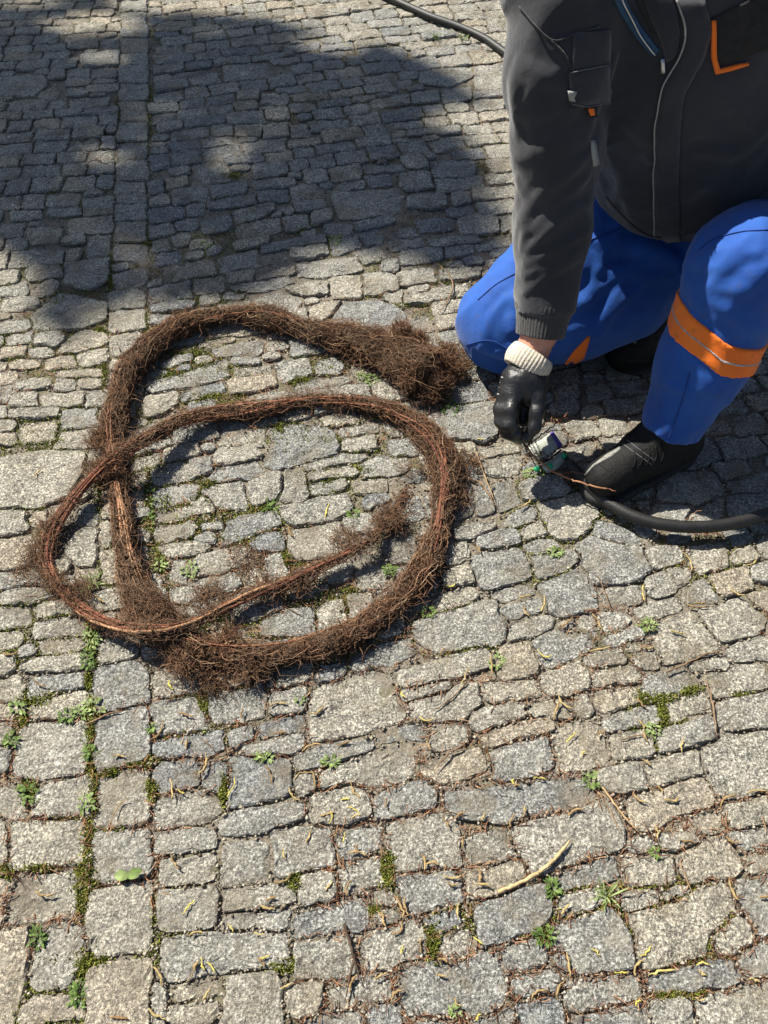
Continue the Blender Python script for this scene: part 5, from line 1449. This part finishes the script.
WEEDS = [(94, 706, 14, 10, 'round', 'bushy round-leaved weed above the upper square sett of the strip'), (80, 712, 10, 8, 'round', 'low round-leaved weed left of the bushy one beside the strip'), (66, 716, 10, 6, 'round', 'small sprawling weed above the big bluish sett at the left'), (88, 660, 9, 12, 'thin', 'fine pale weed below the lower left of the root coil'), (92, 636, 10, 14, 'thin', 'tall fine weed touching the lower left of the root coil'), (90, 752, 9, 8, 'round', 'small weed between the big bluish sett and the strip'), (28, 794, 14, 12, 'round', 'leafy weed below the big bluish sett at the left'), (86, 804, 11, 10, 'round', 'pale small-leaved weed on the joint left of the strip'), (10, 740, 10, 9, 'round', 'weed at the left edge beside the big bluish sett'), (18, 708, 10, 8, 'round', 'crinkled weed near the left edge above the big sett'), (38, 938, 8, 12, 'thin', 'upright feathery weed in a joint at the lower left'), (78, 995, 10, 16, 'thin', 'weed tuft at the bottom left beside the strip'), (151, 728, 6, 5, 'round', 'tiny sprout at the right side of the strip'),
         (497, 661, 8, 9, 'round', 'sprout in the joint below the right of the root coil'), (652, 730, 9, 8, 'round', 'three-leaved sprout between small setts on the right'), (592, 780, 10, 9, 'round', 'green sprout in the joint above the dark lower right setts'), (607, 896, 20, 12, 'grass', 'pale spreading grass tuft at the lower right'), (546, 935, 14, 12, 'round', 'yellowish weed between setts at the bottom centre right'), (552, 888, 8, 10, 'thin', 'small feathery weed above the yellowish weed'), (455, 1011, 6, 6, 'round', 'tiny sprout on the big sett at the bottom'), (93, 583, 14, 12, 'grass', 'fresh grass tuft inside the thin left root loop'), (160, 565, 8, 8, 'round', 'small leaf pair right of the upright root'), (190, 570, 10, 8, 'round', 'pale weed inside the root coil near its left side'), (270, 508, 18, 7, 'grass', 'low grass sprig in the middle of the root coil'), (353, 514, 8, 5, 'round', 'small leaves in the middle right of the root coil'), (150, 496, 6, 14, 'round', 'weed in the shade right of the upright root'), (150, 520, 6, 10, 'round', 'lower weed in the shade right of the upright root'), (450, 410, 12, 8, 'round', 'pale rosette weed below the root clump'), (362, 376, 7, 5, 'round', 'bright sprout under the thick root near the clump'), (436, 38, 12, 10, 'grass', 'pale grass sprig in front of the black hose'), (463, 40, 6, 10, 'grass', 'second grass sprig by the black hose'), (503, 22, 8, 9, 'round', 'weed between the black hose and the jacket'), (372, 380, 8, 6, 'thin', 'yellowish weed beside the bright sprout'), (390, 570, 8, 6, 'thin', 'weed just above the thick root at the lower right of the coil'), (428, 612, 8, 6, 'round', 'green leaf against the right side of the thick root'), (533, 473, 14, 5, 'thin', 'pale green weed under the steel band tool'), (205, 245, 8, 6, 'round', 'dark weed in the tree shade'), (336, 240, 7, 6, 'thin', 'weed in the tree shade near the lit setts'), (555, 552, 10, 5, 'thin', 'sparse weed below the steel band tool'), (648, 625, 10, 6, 'thin', 'sparse weed in the lit joint right of centre'), (300, 700, 6, 4, 'round', 'tiny sprout beside the largest sett'), (266, 757, 12, 4, 'round', 'flat green weed in a joint left of centre'), (330, 762, 10, 5, 'round', 'flat weed right of centre joint'), (655, 853, 6, 6, 'round', 'small sprout above a blocky sett at the lower right')]
WEEDS[-2] = (330, 762, 10, 5, 'round', 'flat weed below the narrow bluish setts left of centre')
g = np.random.default_rng(41)
for (x, y, w, h_, kind, lab) in WEEDS:
    wt = g.uniform(.2, .95); mb = MB(); n = {'round': int(12+w*2.2), 'thin': int(34+w*2), 'grass': 22}[kind]
    for i in range(n):
        a = g.uniform(0, 2*math.pi); r = math.sqrt(g.random()); c = P(x+math.cos(a)*r*w*.75, y+math.sin(a)*r*h_*.75, .003+.010*g.random()*(1-r)); sc = 1/scale_at(y)
        d = (math.cos(a+g.normal(0, .7)), math.sin(-a+g.normal(0, .7)))
        if kind == 'round': L, ww = g.uniform(.004, .011)*min(1, .5+w/18), g.uniform(.003, .0065)*min(1, .5+w/18)
        elif kind == 'thin': L, ww = g.uniform(.006, .012), g.uniform(.002, .004)
        else: L, ww = g.uniform(.015, .035), g.uniform(.0018, .003); c = P(x+g.normal(0, w*.15), y+g.normal(0, h_*.15), .0)
        if kind == 'round' and i % 3 == 0: L, ww = L*1.5, .0016
        V, Fc = leaf(c, d, L, ww, g.uniform(.1, .8) if kind != 'grass' else g.uniform(.3, 1.3), g.uniform(.2, .7)); mb.add(V, Fc, float(np.clip(wt+g.normal(0, .2), 0, 1)))
    o = mb.build('grass_tuft' if kind == 'grass' else 'weed', M_LEAF, None, True, loc=P(x, y, 0)); tag(o, lab, 'grass' if kind == 'grass' else 'weed')

# ---------------------------------------------------------------- the tree whose crown shades the upper part of the pavement
M_BARK = simple('bark', (.05, .038, .028), .95, (.10, .08, .06), 25, 60, .02)
M_FOL = r_mat('tree_leaf', [(0, (.035, .065, .012)), (1, (.075, .12, .025))], .7)
shade = [(-140, -40), (60, -45), (230, 8), (300, 28), (372, 46), (430, 62), (474, 95), (492, 150), (500, 215), (508, 262), (470, 272), (408, 262), (350, 250), (296, 262), (262, 292), (190, 300), (118, 305), (96, 325), (66, 335), (44, 318), (34, 262), (-10, 244), (-140, 230)]
holes = [((95, 24), (50, 11)), ((104, 156), (26, 8)), ((105, 58), (24, 6)), ((240, 4), (120, 11)), ((20, 2), (50, 4)), ((335, 42), (34, 10)), ((462, 118), (30, 16)), ((490, 140), (18, 24)), ((335, 260), (40, 10))]
def in_poly(x, y, poly):
    ins = np.zeros(x.shape, bool)
    for k in range(len(poly)):
        xa, ya = poly[k]; xb, yb = poly[(k+1) % len(poly)]
        if ya != yb: ins ^= ((ya > y) != (yb > y)) & (x < (xb-xa)*(y-ya)/(yb-ya)+xa)
    return ins
g = np.random.default_rng(61); sp = []
while len(sp) < 34000:
    x = g.uniform(-3.4, .75, 6000); y = g.uniform(1.4, 7.2, 6000); t = y*CP+H*SP; px, py = 384+F*x/t, 512+F*(-y*SP+H*CP)/t
    ok = in_poly(px, py, shade) | ((py < -40) & (px < 330)) | (px < -140)
    for (hx, hy), (rx, ry) in holes: ok &= (((px-hx)/rx)**2+((py-hy)/ry)**2) > 1+.5*g.random(len(x))
    edge = noise3(np.column_stack([x*6, y*6, np.full(len(x), 1.)])); ok &= (edge > -.88)
    for a, b in zip(x[ok], y[ok]): sp.append((a, b))
sp = np.array(sp[:34000]); hgt = 7.2+2.8*g.random(len(sp))**.8+.5*noise3(np.column_stack([sp*1.5, np.full(len(sp), 3.)]))
cen = np.column_stack([sp[:, 0]-LD[0]*hgt, sp[:, 1]-LD[1]*hgt, hgt])
n = len(cen); nv = g.normal(size=(n, 3))+[-.3, .2, .9]; nv /= np.linalg.norm(nv, axis=1, keepdims=True); uu = np.cross(nv, g.normal(size=(n, 3))); uu /= np.linalg.norm(uu, axis=1, keepdims=True); vv = np.cross(nv, uu)
L = g.uniform(.04, .075, n)[:, None]; w = L*.55
Vl = np.stack([cen-uu*L, cen-vv*w*.9+nv*.004, cen+uu*L, cen+vv*w*.9+nv*.004], 1).reshape(-1, 3); b = (np.arange(n)*4)[:, None]
tree = thing('tree', 'leafy tree beyond the upper left edge whose crown shades the pavement', 'tree', (-6.9, 5.9, 0))
cr = mesh_obj('crown', Vl, b+np.array([[0, 1, 2, 3]]), M_FOL, tree, smooth=False, loc=(-6, 6, 7)); set_tint(cr, np.repeat(g.random(n), 4).astype(np.float32)); cr['kind'] = 'stuff'
tk = [np.array([-6.9, 5.9, -.1]), np.array([-6.85, 5.85, 1.4]), np.array([-6.6, 5.75, 2.8]), np.array([-6.3, 6.0, 4.6]), np.array([-6.2, 6.2, 6.8])]
q = smooth_path(np.array(tk), .15); V, Fc = tube(q, np.linspace(.19, .05, len(q)), 12); mesh_obj('trunk', V, Fc, M_BARK, tree, loc=tk[0])
for k in range(16):
    s0 = q[int(len(q)*(.5+.45*k/16))]; e = cen[g.integers(n)]; md = (s0+e)/2+[0, 0, .25]
    qq = smooth_path(np.array([s0, md, e]), .12); V, Fc = tube(qq, np.linspace(.05, .008, len(qq)), 7); mesh_obj('limb', V, Fc, M_BARK, tree, loc=s0)
print('done')
